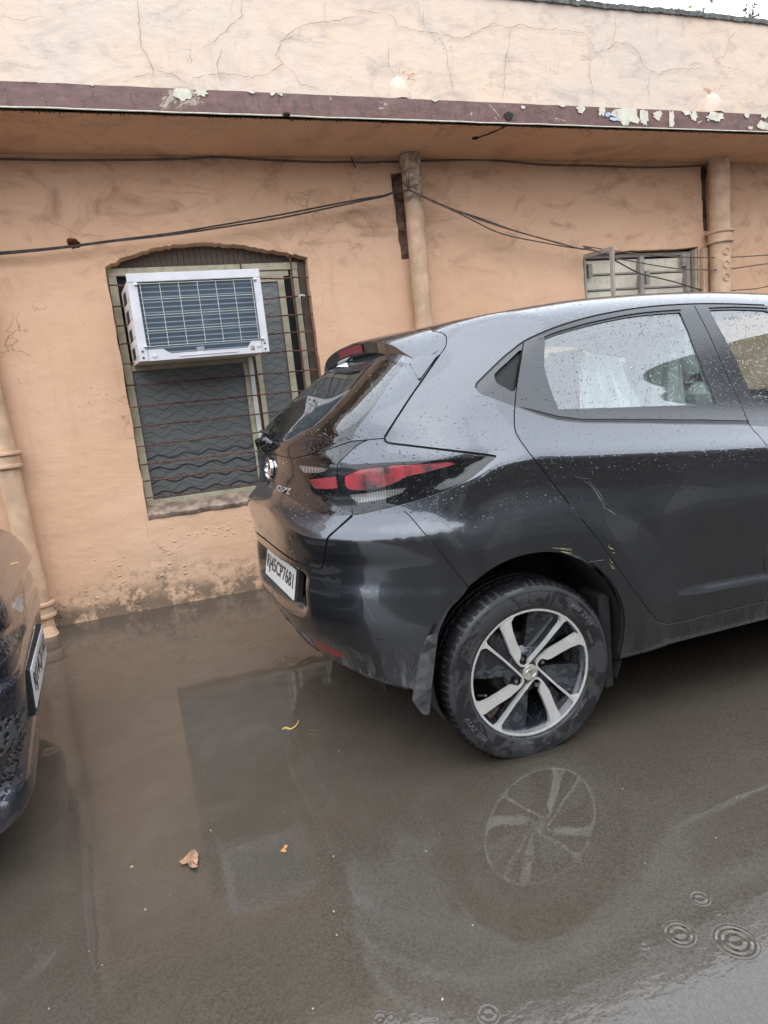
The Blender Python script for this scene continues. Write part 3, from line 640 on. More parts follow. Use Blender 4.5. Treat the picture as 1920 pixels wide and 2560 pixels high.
# ------------------------------------------------------------------ window air conditioner
ac = empty('air_conditioner', (.28, 4.1, 1.56), label='white window air conditioner with wire grille sticking out of the arched window', cat='air conditioner')
xa, xb, za, zb, yf = -.088, .645, 1.570, 2.045, 3.925
cas = MB(); 
V = [(xa+.012, yf+.03, za+.012), (xb-.012, yf+.03, za+.012), (xb-.012, yf+.03, zb-.012), (xa+.012, yf+.03, zb-.012), (xa-.055, YF-.02, za+.022), (xb-.02, YF-.02, za+.022), (xb-.02, YF-.02, zb-.008), (xa-.055, YF-.02, zb-.008)]
cas.add(V, [(0, 3, 2, 1), (4, 5, 6, 7), (0, 1, 5, 4), (3, 7, 6, 2), (0, 4, 7, 3), (1, 2, 6, 5)])
c_ = P('casing', cas, 'ac_side', ac)
for r in range(4):
    for q in range(2):
        u = .14+.38*q; z0 = za+.045+r*.108
        def sp(u, z, off=-.003): x = xa+.012+(-.067)*u; return (x+off, yf+.03+(YF-.05-yf)*u, z)
        mb = MB().add([sp(u, z0), sp(u+.27, z0), sp(u+.27, z0+.066), sp(u, z0+.066), sp(u, z0, .001), sp(u+.27, z0, .001), sp(u+.27, z0+.066, .001), sp(u, z0+.066, .001)], [(0, 3, 2, 1), (0, 1, 5, 4), (1, 2, 6, 5), (2, 3, 7, 6), (3, 0, 4, 7)])
        PS('side_vent', mb, 'matte_black' if q == 1 else 'cabin_grey', c_)
P('coil', MB().box(xa+.04, xb-.04, yf+.022, yf+.028, za+.03, zb-.03), 'coil', ac)
ix0, ix1, iz0, iz1 = -.038, .603, 1.632, 1.997
P('front_frame', MB().box(xa, xb, yf, yf+.03, iz1, zb, .003), 'white_metal', ac)
P('front_frame', MB().box(xa, ix0, yf-.001, yf+.029, za, iz1-.001, .003), 'white_metal', ac); P('front_frame', MB().box(ix1, xb, yf-.001, yf+.029, za, iz1-.001, .003), 'white_metal', ac)
lower = [(ix0+.001, za), (ix1-.001, za), (ix1-.001, 1.640), (.545, 1.640), (.520, 1.604), (.085, 1.604), (.045, 1.632), (ix0+.001, 1.632)]
fr = P('front_frame', MB().prism(lower, lambda p: (p[0], yf-.002, p[1]), lambda p: (p[0], yf+.028, p[1])), 'white_metal', ac)
for x, z in ((-.005, 1.596), (.585, 1.612)): PS('screw_boss', MB().lathe([(0, -.006), (.010, -.006), (.013, -.002), (.013, .002)], 16, c=(x, yf-.002, z)), 'white_metal', fr, smooth=True)
PS('slot_rib', MB().box(.13, .46, yf-.006, yf-.002, 1.583, 1.589, .001), 'white_metal', fr); PS('label_plate', MB().box(.23, .272, yf+.012, yf+.016, 1.606, 1.63), 'silver_trim', fr); PS('catch', MB().box(.535, .558, yf-.006, yf-.002, 1.588, 1.612, .001), 'cement', fr)
for x, z in ((-.065, 1.59), (.622, 1.59), (-.065, 1.625), (.622, 1.622)): PS('screw', MB().lathe([(0, -.005), (.0055, -.004), (.0055, .002)], 10, c=(x, yf-.002, z)), 'matte_black', fr)
gx = np.linspace(-.022, .590, 7); gz = np.linspace(1.648, 1.985, 5); yg = yf-.008
for i, x in enumerate(gx): P('grille_wire', MB().tube([(x, yg, gz[0]-.004), (x+random.uniform(-.001, .001), yg, 1.8), (x, yg, gz[-1]+.004)], .0019, 6), 'wire_grille', ac)
for z in gz: P('grille_wire', MB().tube([(gx[0]-.018 if z in (gz[0], gz[-1]) else gx[0], yg-.003, z), (gx[-1]+(.018 if z in (gz[0], gz[-1]) else 0), yg-.003, z)], .0019, 6), 'wire_grille', ac)
for x, z in ((gx[0]-.022, gz[0]), (gx[0]-.022, gz[-1]), (gx[-1]+.022, gz[0]), (gx[-1]+.022, gz[-1])): P('grille_clip', MB().lathe([(0, -.014), (.009, -.013), (.009, .0)], 12, c=(x, yf, z)), 'silver_trim', ac)
# ------------------------------------------------------------------ drainpipes
def pipe(name, x0, z0, x1, z1, r, label, collars, mat='pipe_paint', y=None, elbow=False, bare=False):
    y = YW-r-.018 if y is None else y
    t = empty(name, (x0, y, max(z0, 0)), label=label, cat='drainpipe', group='drainpipes down the building wall')
    n = 40; Pp = [(x0+(x1-x0)*i/n+.003*mn.noise(Vector((i*.5, x0, 0))), y+.003*mn.noise(Vector((i*.4, 9, x0))), z0+(z1-z0)*i/n) for i in range(n+1)]
    mb = MB()
    if elbow:
        q = [(x0+.05, y-.11, z0-.075), (x0+.035, y-.07, z0-.045), (x0+.012, y-.025, z0-.015)]
        mb.tube(q+Pp, [r*1.05, r*1.02, r]+[r]*(n+1), 24, cap=False); mb.tube([np.array(q[0])+(q[1][0]-q[0][0], 0, 0), q[1]], r*.93, 24, cap=False)
    else: mb.tube(Pp, r, 28, cap=False)
    P('pipe', mb, mat, t, smooth=True, auto=70)
    if elbow: P('mouth', MB().tube([(q[0][0]-.008, q[0][1]+.012, q[0][2]+.012), (q[1][0], q[1][1], q[1][2])], r*.9, 20), 'dark_hole', t)
    for cz in collars:
        xc = x0+(x1-x0)*(cz-z0)/(z1-z0)
        prof = [(r+.001, -.052), (r+.019, -.050), (r+.023, -.044), (r+.022, -.030), (r+.013, -.024), (r+.013, .018), (r+.020, .026), (r+.029, .030), (r+.029, .043), (r+.014, .050), (r+.001, .050)]
        P('collar', MB().lathe([(a, b) for a, b in prof], 28, axis='z', c=(xc, y, cz)), mat, t, smooth=True, auto=35)
    if bare: P('bare_plaster', MB().tube([(x1, y-.003, z1-.30), (x1, y-.003, z1-.15), (x1, y-.003, z1)], [r+.001, r+.004, r+.003], 28, cap=False), 'pipe_bare', t, smooth=True)
    return t
pipe('drainpipe', -.905, .03, -.955, 2.80, .062, 'peach painted drainpipe beside the dark left car, ending in an open elbow over the water', [.17, 1.10, 2.0], elbow=True)
pipe('drainpipe', 1.795, .0, 1.812, 2.806, .063, 'peach drainpipe behind the grey hatchback with cables tied round its bare top', [.9], bare=True)
pm = pipe('drainpipe', 4.445, .0, 4.445, 2.82, .077, 'thick peach drainpipe with a ribbed collar to the right of the shuttered window', [2.225, .6])
for z in (2.10, 2.0, 1.9): P('raised_mark', MB().lathe([(.022, -.003), (.028, -.006), (.033, 0)], 18, c=(4.43, YW-.018-.155, z)), 'pipe_paint', pm, smooth=True)
# strip of box conduit right beside the right-hand pipe
t = P('conduit', MB().box(4.325, 4.372, YW-.045, YW-.004, .9, 2.16, .004), 'pipe_paint', bld)
# plaster lumps on the ledge where the pipes come through
def lump(p, tg, rx, label):
    YL = YS+.10; A = onY(px(tg, [p])[0], YL); t = empty('plaster_lump', (A[0], YL, ZF1), label=label, cat='plaster lump', group='plaster lumps on the ledge')
    rr = random.Random(int(p[0])); V = []; n = 20; K = 9
    for j in range(K):
        ph = j/(K-1)*PI/2
        for i in range(n):
            th = 2*PI*i/n; k = 1+.07*mn.noise(Vector((3*math.cos(th), 3*math.sin(th), ph*3+p[0])))
            V.append((A[0]+rx*k*math.cos(ph)*math.cos(th), YL+rx*k*math.cos(ph)*math.sin(th), ZF1+.02+(A[2]-ZF1+.015)*math.sin(ph)*k))
    P('lump', MB().add(V, [(j*n+i, j*n+(i+1) % n, (j+1)*n+(i+1) % n, (j+1)*n+i) for j in range(K-1) for i in range(n)]), 'parapet_plaster', t, smooth=True, auto=80)
    mb = MB()
    for i in range(14):
        a = rr.uniform(-.9, 1.6) if p[0] < 500 else rr.uniform(1.2, 3.6); b0 = np.array([A[0]+rx*.75*math.cos(a), YL-rx*.5, A[2]+.02+rx*.3*math.sin(a)]); b1 = b0+np.array([math.cos(a)*rr.uniform(.03, .07), rr.uniform(-.02, 0), rr.uniform(-.012, .03)])
        mb.tube([b0, (b0+b1)/2+np.array([0, 0, .008]), b1], .0022, 4)
    P('straw', mb, 'straw', t)
lump((60, 362), 'b', .070, 'round pale plaster lump with straw on the ledge above the middle drainpipe'); lump((1415, 430), 'b', .075, 'round pale plaster lump on the ledge above the right-hand drainpipe')
# ------------------------------------------------------------------ cables
def cable(pts, r, mat, label, n=8):
    Q = catmull(pts, n); mb = MB(); mb.tube(Q, r, 6); o = obj('cable', mb, mat, smooth=True); tag(o, label, 'cable', 'cables along the building wall'); return o
def pc(tg, pts, Y): return [onY(p, Y) for p in px(tg, pts)]
Yc = YW-.014
c1 = pc('a', [(-160, 690), (0, 687), (300, 692), (600, 690), (800, 686), (915, 679), (1050, 684), (1200, 693), (1400, 700), (1659, 700)], Yc)[:-1]+pc('m', [(-60, 412), (160, 415), (330, 425), (600, 410), (820, 412), (880, 405)], Yc)
cable(c1, .0062, 'cable_brown', 'thin brown cable clipped high on the wall to the left of the middle drainpipe')
c2 = pc('b', [(140, 697), (280, 693), (425, 690), (560, 700), (700, 712), (900, 716), (1100, 723), (1250, 721), (1380, 715)], Yc)
cable(c2, .0062, 'cable_brown', 'thin brown cable clipped high on the wall between the middle and right drainpipes')
cable(pc('b', [(1470, 708), (1560, 697), (1659, 700), (1800, 712)], Yc), .006, 'cable_brown', 'short brown cable high on the wall right of the right drainpipe')
Ym = YW-.18
tie = onY(px('b', [(112, 822)])[0], Ym)
def bundle(dz, ph, dx=0): 
    L = px('a', [(-160, 1105), (0, 1092), (250, 1070), (500, 1040), (750, 1012), (1000, 972), (1200, 937), (1400, 895), (1560, 862), (1659, 845)])
    return [onY((a, b+dz+2.0*math.sin(i*.9+ph)), YW-.05-.10*i/9) for i, (a, b) in enumerate(L)]+pc('b', [(50, 828+dz*.3)], Ym)+[tie]
cable(bundle(-2.5, 0), .0055, 'cable_black', 'upper black cable of the pair sagging across above the arched window')
cable(bundle(2.5, 1.6), .0055, 'cable_black', 'lower black cable of the pair sagging across above the arched window')
Yr = YW-.24
def rc(pts, ys): return [onY(p, y) for p, y in zip(pts, np.linspace(*ys, len(pts)))]
ra = px('b', [(112, 822), (200, 862), (300, 905), (420, 945), (560, 995), (700, 1035), (850, 1075)])+px('v', [(80, 70), (180, 95), (250, 112), (300, 150)])+px('v', [(380, 200), (550, 288), (700, 325), (860, 365), (1000, 410), (1130, 440)])
cable(rc(ra, (Ym, YW-.02)), .0052, 'cable_black', 'black cable running down from the middle drainpipe in front of the shuttered window')
rb = px('b', [(112, 822), (210, 868), (310, 915), (400, 960), (470, 995), (555, 1022), (700, 1050), (800, 1068), (900, 1078)])+px('v', [(60, 52), (200, 74), (345, 95), (550, 122), (800, 142), (1050, 150), (1300, 150), (1659, 130), (1900, 110)])
cable(rc(rb, (Ym, YW-.10)), .0045, 'cable_brown', 'uppermost of the thin cables crossing in front of the shuttered window')
rd = px('b', [(112, 824), (230, 880), (330, 918), (450, 962), (600, 1008), (760, 1050)])+px('v', [(0, 68), (150, 92), (250, 125), (345, 158), (520, 190), (700, 222), (880, 248), (1050, 256), (1250, 256), (1400, 240), (1550, 218), (1659, 205), (1900, 180)])
cable(rc(rd, (Ym, YW-.11)), .0045, 'cable_brown', 'middle of the thin cables crossing in front of the shuttered window')
cable(rc(px('v', [(1060, 432), (1200, 442), (1300, 440), (1450, 428), (1560, 420), (1659, 400), (1900, 360)]), (YW-.02, YW-.14)), .0045, 'cable_brown', 'lowest thin cable at the right, just above the car roof')
tw = MB()
for pts in ([(880, 500), (950, 570), (990, 640), (998, 740), (1015, 850)], [(1055, 560), (1025, 620), (1025, 720), (1035, 850)], [(910, 758), (960, 765), (1010, 805), (1040, 850)], [(1190, 768), (1120, 780), (1060, 812), (1035, 850)]):
    tw.tube(catmull([onY(p, YW-.165) for p in px('m', pts)], 4), .0028, 5)
o = obj('tie_wire', tw, 'rust'); tag(o, 'rusty tie wire holding the cables to the middle drainpipe', 'wire')
mb = MB().tube(catmull([onY(p, YW-.02) for p in px('m', [(120, 200), (105, 270), (120, 340), (140, 410), (185, 505)])], 4), .005, 5); o = obj('cable_hook', mb, 'rust'); tag(o, 'small rusty hook hanging from the ledge left of the middle drainpipe', 'hook')
# ------------------------------------------------------------------ weeds on the parapet
def leafmesh(mb, base, tip, wdt, nrm, fold=.25):
    base, tip = np.array(base, float), np.array(tip, float); d = tip-base; L = np.linalg.norm(d); d /= L; s_ = np.cross(d, nrm); s_ /= np.linalg.norm(s_)+1e-9; n_ = np.cross(s_, d)
    k = [(0, 0), (.2, .7), (.45, 1), (.75, .62), (1, 0)]
    V = []; 
    for t, w_ in k: V += [base+d*L*t-s_*w_*wdt/2+n_*fold*wdt*w_*.5, base+d*L*t-n_*0.0, base+d*L*t+s_*w_*wdt/2+n_*fold*wdt*w_*.5]
    mb.add(V, [(i*3+j, i*3+j+1, i*3+j+4, i*3+j+3) for i in range(4) for j in range(2)])
def weed(stems, leaves, base, label, mat, name='weed'):
    Y = YW+.05; t = empty(name, tuple(onY(px('p', [base])[0], Y)), label=label, cat='plant', group='weeds on the parapet')
    mb = MB()
    for s_ in stems: mb.tube(catmull([onY(p, Y) for p in px('p', s_)], 4), .0028, 5)
    P('stem', mb, 'stem', t); 
    for a, b, w_ in leaves:
        A, B = onY(px('p', [a])[0], Y+random.uniform(-.03, .03)), onY(px('p', [b])[0], Y+random.uniform(-.03, .03)); mb = MB(); leafmesh(mb, A, B, np.linalg.norm(B-A)*w_, np.array([random.uniform(-.4, .4), -1, random.uniform(-.3, .3)])); P('leaf', mb, mat, t)
weed([[(800, 190), (815, 100), (845, 40), (890, -30), (940, -90)], [(430, 150), (445, 120)], [(545, 160), (535, 90), (560, 60)]],
     [((770, 85), (785, 170), .7), ((840, 115), (800, 165), .5), ((860, 65), (860, 200), .42), ((890, 75), (850, 190), .3), ((680, 100), (745, 68), .5), ((435, 150), (505, 95), .42), ((540, 150), (590, 110), .5), ((585, 165), (670, 142), .4), ((940, -5), (990, 30), .7), ((985, 0), (988, 45), .3), ((900, -20), (860, -90), .6), ((930, -60), (1010, -120), .6)],
     (800, 190), 'green leafy creeper sprouting from the top of the parapet', 'leaf_green')
rr = random.Random(5); st = [[(1420, 275), (1425, 200), (1380, 120), (1385, 65)], [(1430, 275), (1450, 190), (1490, 110), (1505, 50)], [(1440, 280), (1490, 210), (1550, 180)], [(1430, 270), (1470, 160), (1470, 60)]]
lv = []
for s_ in st:
    for i in range(15):
        t_ = rr.uniform(.2, 1); q = catmull(s_, 10); a = q[int(t_*(len(q)-1))]; b = (a[0]+rr.uniform(-42, 42), a[1]-rr.uniform(-12, 34)); lv.append((tuple(a), b, .42))
weed(st, lv, (1430, 275), 'dark feathery weed at the far right of the parapet', 'leaf_dark')
# ================================================================== GROUND AND WATER
def gnd():
    t = MT('flooded_asphalt'); f = t.noise(150, 4, .7); v = t.ramp(t.vor(105)[0], .12, .48)
    a = t.mix(t.math('MULTIPLY', v, t.ramp(f, .3, .7)), (.235, .22, .195), (.045, .045, .045))
    pe = t.math('MULTIPLY', t.ramp(t.vor(14)[0], .012, .03, 1, 0), 1.0)
    a = t.mix(pe, a, (.45, .42, .34))
    a = t.mix(t.math('MULTIPLY', t.ramp(t.noise(2.5, 5), .4, .7), .5), a, (.12, .105, .088))
    t.set(color=a, rough=.9, normal=t.bump(f, .5, .004)); M['ground'] = t.m
gnd()
mb = MB(); mb.add([(-40, -40, -.004), (40, -40, -.004), (40, 40, -.004), (-40, 40, -.004)], [(0, 1, 2, 3)])
o = obj('ground', mb, 'ground'); tag(o, kind='structure')
RINGS = [(.707, 1.320, .024, .35), (.958, 1.139, .012, 1), (1.082, 1.277, .008, .6), (.995, 1.037, .030, .8), (1.022, 1.013, .006, 1), (.997, .986, .020, 1.1), (.883, .979, .038, 1.3), (.973, .917, .046, 1),
             (.795, .986, .022, .5), (.302, 1.07, .015, .9), (.24, 1.054, .022, .5), (-.128, 1.285, .011, .7), (-.114, 1.218, .006, .8), (.219, 1.063, .024, .6), (-.095, 2.343, .02, .6), (.37, 2.98, .07, .5), (1.35, 1.75, .06, .2), (-.1, 2.1, .02, .5), (-.45, 1.75, .03, .2), (.42, .985, .03, .4), (-.62, 2.62, .04, .3)]
def water(rings):
    m_ = bpy.data.materials.new('muddy_water'); m_.use_nodes = True; t = MT.__new__(MT); t.m = m_; t.t = m_.node_tree; t._co = None
    t.b = t.t.nodes['Principled BSDF']; t.o = t.t.nodes['Material Output']; t.t.nodes.remove(t.b)
    X, Y, Z = t.sep()
    tot = None
    for (x, y, r, a) in rings:
        d = t.n('ShaderNodeVectorMath', operation='DISTANCE'); t.l(t.co(), d.inputs[0]); d.inputs[1].default_value = (x, y, 0)
        D = d.outputs['Value']; lam = max(.0042, r*.23)
        s_ = t.math('SINE', t.math('MULTIPLY', D, 2*PI/lam))
        env = t.math('MULTIPLY', t.ramp(D, r*.05, r*.45, .25, 1), t.ramp(D, r*.85, r*1.12, 1, 0))
        e = t.math('MULTIPLY', t.math('MULTIPLY', s_, env), a*lam*.17)
        tot = e if tot is None else t.math('ADD', tot, e)
    g = t.math('MULTIPLY', t.math('SUBTRACT', t.noise(4, 2, .4, vec=t.mapp((1.2, 2.2, 1))), .5), .0007)
    ed = t.ramp(t.noise(1.4, 3, .5, vec=t.mapp((1, 1, 1), (4, 2, 0))), .38, .66)
    rip = t.math('MULTIPLY', t.math('MULTIPLY', t.math('SUBTRACT', t.noise(55, 2, .5, vec=t.mapp((1, 1.5, 1), (0, 0, 0), (0, 0, .5)), dist=.6), .5), .00016), t.math('ADD', t.math('MULTIPLY', ed, .9), .1))
    near = t.ramp(Y, 1.15, .85, 0, 1)
    lane = t.math('MULTIPLY', t.math('MULTIPLY', t.math('SUBTRACT', t.noise(26, 3, .5, vec=t.mapp((1, 1.8, 1))), .5), .0006), near)
    h = t.math('ADD', t.math('ADD', tot, g) if tot is not None else g, t.math('ADD', rip, lane))
    nrm = t.bump(h, 1, 1.0)
    # turbidity: deep mud towards the wall, clearer towards the viewer
    k = t.math('ADD', t.math('SUBTRACT', Y, t.math('MULTIPLY', X, .35)), t.math('MULTIPLY', t.math('SUBTRACT', t.noise(3.2, 5, .6), .5), 1.1))
    turb = t.ramp(k, 1.05, 2.6, .40, .97)
    sw = t.ramp(t.noise(5, 6, .6, vec=t.mapp((1, 1, 1)), dist=1.4), .4, .7)
    df = t.n('ShaderNodeBsdfDiffuse'); t.l(t.mix(sw, (.084, .069, .054), (.096, .080, .064)), df.inputs[0])
    tr = t.n('ShaderNodeBsdfTransparent'); tr.inputs[0].default_value = (.88, .85, .79, 1)
    m1 = t.n('ShaderNodeMixShader'); t.l(turb, m1.inputs[0]); t.l(tr.outputs[0], m1.inputs[1]); t.l(df.outputs[0], m1.inputs[2])
    gl = t.n('ShaderNodeBsdfGlossy'); gl.inputs['Roughness'].default_value = .012; t.l(nrm, gl.inputs['Normal'])
    fr = t.n('ShaderNodeFresnel'); fr.inputs[0].default_value = 1.60; t.l(nrm, fr.inputs['Normal'])
    m2 = t.n('ShaderNodeMixShader'); t.l(fr.outputs[0], m2.inputs[0]); t.l(m1.outputs[0], m2.inputs[1]); t.l(gl.outputs[0], m2.inputs[2])
    t.l(m2.outputs[0], t.o.inputs[0]); return m_
# one sheet of water; its faces near the drips use the same water with those drips' rings in the ripple relief
wm = bpy.data.meshes.new('water'); gx_ = [-30]+list(np.arange(-.96, 1.70, .12))+[30]; gy_ = [-30]+list(np.arange(.60, 3.30, .12))+[YW+.05]
wm.from_pydata([(x, y, ZWAT) for y in gy_ for x in gx_], [], [(j*len(gx_)+i, j*len(gx_)+i+1, (j+1)*len(gx_)+i+1, (j+1)*len(gx_)+i) for j in range(len(gy_)-1) for i in range(len(gx_)-1)])
slots = {}
for f in wm.polygons:
    i, j = f.index % (len(gx_)-1), f.index//(len(gx_)-1); key = []
    for k, (x, y, r, a) in enumerate(RINGS):
        dx = max(gx_[i]-x, 0, x-gx_[i+1]); dy = max(gy_[j]-y, 0, y-gy_[j+1])
        if math.hypot(dx, dy) < r*1.13: key.append(k)
    key = tuple(key)
    if key not in slots: slots[key] = len(slots); wm.materials.append(water([RINGS[k] for k in key]))
    f.material_index = slots[key]
print('water materials', len(slots), 'most rings', max(map(len, slots)))
o = link('water', wm); tag(o, kind='structure')
# unseen building added behind the viewer to darken what paint and windows mirror
opp = empty('unseen_building', (0, -4, 0), label='unseen dark building added behind the viewer, mirrored in the wet paint', cat='building')
P('wall', MB().box(-14, 18, -4.5, -4, -.3, 3.2), 'opp_wall', opp)
P('upper_storey', MB().box(5.2, 18, -4.4, -4.05, 3.2, 7.0), 'opp_wall', opp)  # added and sized to put a dark wedge into the side window reflections
for x in (-5, -1.5, 2.5, 6.5): P('door_panel', MB().box(x, x+1.1, -4.02, -3.97, 0, 2.2, .01), 'opp_light', opp)
# ================================================================== THE GREY HATCHBACK (car frame: x forward from the rear axle, near side y < 0)
CYAW = -.0145; CX = .9996+.845*math.sin(CYAW)+.012; CY = 1.7429+.845
_c, _s = math.cos(CYAW), math.sin(CYAW)
def tol(Q): Q = np.atleast_2d(Q)-np.array([CX, CY, 0]); return np.column_stack([_c*Q[:, 0]+_s*Q[:, 1], -_s*Q[:, 0]+_c*Q[:, 1], Q[:, 2]])
CAML = tol(CAM)[0]
car = empty('car', (CX, CY, 0), CYAW, label='dark grey hatchback seen from its rear corner, wet with rain, standing in brown water', cat='car')
class Pchip:
    def __init__(s, pts, N=1500):
        x = np.array([p[0] for p in pts], float); y = np.array([p[1] for p in pts], float); h = np.diff(x); d = np.diff(y)/h; m_ = np.zeros(len(x))
        for i in range(1, len(x)-1):
            if d[i-1]*d[i] > 0: w1 = 2*h[i]+h[i-1]; w2 = h[i]+2*h[i-1]; m_[i] = (w1+w2)/(w1/d[i-1]+w2/d[i])
        m_[0] = d[0]; m_[-1] = d[-1]
        s.X = np.linspace(x[0], x[-1], N); k = np.clip(np.searchsorted(x, s.X)-1, 0, len(x)-2); t = (s.X-x[k])/h[k]
        s.Y = (2*t**3-3*t**2+1)*y[k]+(t**3-2*t**2+t)*h[k]*m_[k]+(-2*t**3+3*t**2)*y[k+1]+(t**3-t**2)*h[k]*m_[k+1]
        ker = np.hanning(15); ker /= ker.sum(); yp = np.concatenate([s.Y[0]+(np.arange(-7, 0))*(s.Y[1]-s.Y[0]), s.Y, s.Y[-1]+np.arange(1, 8)*(s.Y[-1]-s.Y[-2])]); s.Y = np.convolve(yp, ker, 'valid')
    def __call__(s, v): return np.interp(v, s.X, s.Y)
fW = Pchip([(.0, .70), (.15, .79), (.22, .838), (.30, .862), (.42, .872), (.58, .876), (.74, .873), (.86, .866), (.95, .8665), (.992, .868), (1.008, .861), (1.05, .829), (1.10, .794), (1.20, .741), (1.30, .692), (1.40, .641), (1.5, .585), (1.7, .46)], 3000)
fR = Pchip([(-1.5, 1.2), (-.6, 1.335), (-.3, 1.425), (-.1, 1.468), (.03, 1.490), (.31, 1.519), (.55, 1.534), (.78, 1.537), (1.0, 1.533), (1.36, 1.508), (1.60, 1.482), (1.80, 1.435), (2.10, 1.245), (2.40, 1.055), (2.55, 1.00), (2.9, .945), (3.2, .84), (3.6, .6)])
fB = Pchip([(-.1, -.45), (.12, -.54), (.20, -.60), (.27, -.645), (.35, -.660), (.44, -.688), (.52, -.699), (.60, -.696), (.68, -.686), (.76, -.686), (.83, -.697), (.868, -.701), (.888, -.692), (.915, -.664), (.95, -.642), (1.01, -.628), (1.07, -.628), (1.10, -.622), (1.14, -.585), (1.243, -.442), (1.335, -.312), (1.38, -.246), (1.42, -.190), (1.47, -.13), (1.6, .05), (1.9, .4)], 3000)
fZc = Pchip([(-.9, .80), (-.55, .803), (-.47, .810), (-.41, .832), (-.34, .869), (-.23, .922), (-.13, .961), (-.05, .994), (.06, 1.001), (.25, .983), (1.0, .918), (2.3, .81), (3.3, .78)])
fWn = Pchip([(-.1, .80), (1.0, .80), (1.12, .765), (1.25, .70), (1.38, .625), (1.6, .56)])
fFr = Pchip([(-.1, 3.0), (.2, 3.14), (.5, 3.24), (.7, 3.22), (.85, 3.12), (1.1, 2.9), (1.6, 2.6)])
def smx(a, b, k): h = np.clip(.5+.5*(a-b)/k, 0, 1); return a*h+b*(1-h)+k*h*(1-h)
def sst(x, a, b): t = np.clip((x-a)/(b-a), 0, 1); return t*t*(3-2*t)
SK = .075     # the tail stands slightly out of square with the flank
def mirv(V):
    w_ = sst(V[:, 0], .10, -.25); return np.column_stack([V[:, 0]+2*SK*V[:, 1]*w_, -V[:, 1], V[:, 2]])
def mirn(V, N): w_ = sst(V[:, 0], .10, -.25); return np.column_stack([N[:, 0], 2*SK*w_*N[:, 0]-N[:, 1], N[:, 2]])
def body(Q):
    x, y, z = Q[..., 0], Q[..., 1], Q[..., 2]; ay = np.abs(y)
    zc = fZc(x); zs = z+(1.0-zc)*sst(z, zc-.34, zc-.04)*(1-sst(z, zc+.07, 1.48))
    A = 1+.044*sst(z-zc, 0, .036); k_ = .03; h_ = np.clip(.5+.5*(z-.0-A)/k_, 0, 1); nz = z*h_+A*(1-h_)+k_*h_*(1-h_)*.5; wq = (1-sst(x, -.14, .06))*(z > zc); zs = zs*(1-wq)+nz*wq
    W = fW(zs)
    W = W-.030*sst(x, .1, -.8)*(1-sst(z, .5, .2))
    r1 = np.hypot(x-.02, z-.33); r2 = np.hypot(x-2.52, z-.33)
    fl = sst(r1, .60, .44)+sst(r2, .60, .44); W = W+.013*fl-.006
    W = W-.008*np.exp(-((zs-.90)/.058)**2)*sst(x, -.7, -.2)*(1-.55*sst(x, .25, .7))
    # door: raised lower edge with a scallop above it
    zl = .452-.045*np.clip(x-.5, 0, 2)
    sc_ = sst(x, .50, .74)*(1-sst(x, 2.0, 2.2)); W = W-.017*sc_*sst(z-zl, -.002, .034)*(1-sst(z-zl, .08, .40))
    W = W-.05*sst(x, 2.7, 3.3)
    side = ay-W
    roof = (z-fR(x)+.085*ay*ay*(1-sst(x, 1.8, 2.5)))/np.sqrt(1+np.clip((x-1.8)*3, 0, .8))
    zB = z+.076*sst(ay, .12, .55)*sst(z, .58, .76)*(1-sst(z, .93, 1.25))
    B = fB(zB)
    B = B+.085*sst(z, .475, .545)*(1-sst(z, .636, .672))*sst(-ay, -.47, -.29)
    B = B+.020*sst(z, .44, .36)*sst(z, .24, .33)*sst(-ay, -.66, -.5)
    pe = 3.6+3.0*sst(z, 1.07, 1.2)*(1-sst(z, 1.44, 1.6)); rear = -(x+SK*y-B-.315*(ay/fWn(z))**pe)
    slope = 1/np.sqrt(1+(np.clip(z-1.08, 0, .2)*6)**2)
    rear = rear*slope
    front = (x-fFr(z)+.55*(ay/.86)**2.6)*.8
    f = smx(side, roof, .085); f = smx(f, rear, .055); f = smx(f, front, .12)
    return smx(f, .268+.055*sst(x, -.30, -.62)-z, .02)
def normal(Q, e=.0012):
    g = np.stack([body(Q+np.eye(3)[i]*e)-body(Q-np.eye(3)[i]*e) for i in range(3)], -1); return g/np.linalg.norm(g, axis=-1, keepdims=True)
def march(O, D, t0, t1, n=90, out=False):     # first change of sign along each ray; out=True when starting inside
    O = np.broadcast_to(O, D.shape); N = len(D); lo = np.full(N, t0); hi = np.full(N, np.nan); act = np.ones(N, bool); s_ = 1 if out else -1
    ts = np.linspace(t0, t1, n+1)
    for k in range(1, n+1):
        idx = np.nonzero(act)[0]
        if not len(idx): break
        v = body(O[idx]+D[idx]*ts[k])*s_ > 0
        h = idx[v]; hi[h] = ts[k]; lo[h] = ts[k-1]; act[h] = False
    ok = ~np.isnan(hi); hi2 = np.where(ok, hi, t1)
    for _ in range(22):
        md = (lo+hi2)/2; v = body(O+D*md[:, None])*s_ > 0; hi2 = np.where(v, md, hi2); lo = np.where(v, lo, md)
    return O+D*hi2[:, None], ok
AX, AZ, R0 = .25, .80, 1.0
def to_param(Q):
    x, y, z = Q[:, 0], Q[:, 1], Q[:, 2]-AZ; al = np.arctan2(z, y); v = np.stack([x-AX, y, z], 1)
    be = np.arccos(np.clip((AX-x)/np.linalg.norm(v, axis=1), -1, 1)); r = np.where(x >= AX, R0+(x-AX), R0*be/(PI/2))
    return np.column_stack([r*np.cos(al), r*np.sin(al)])
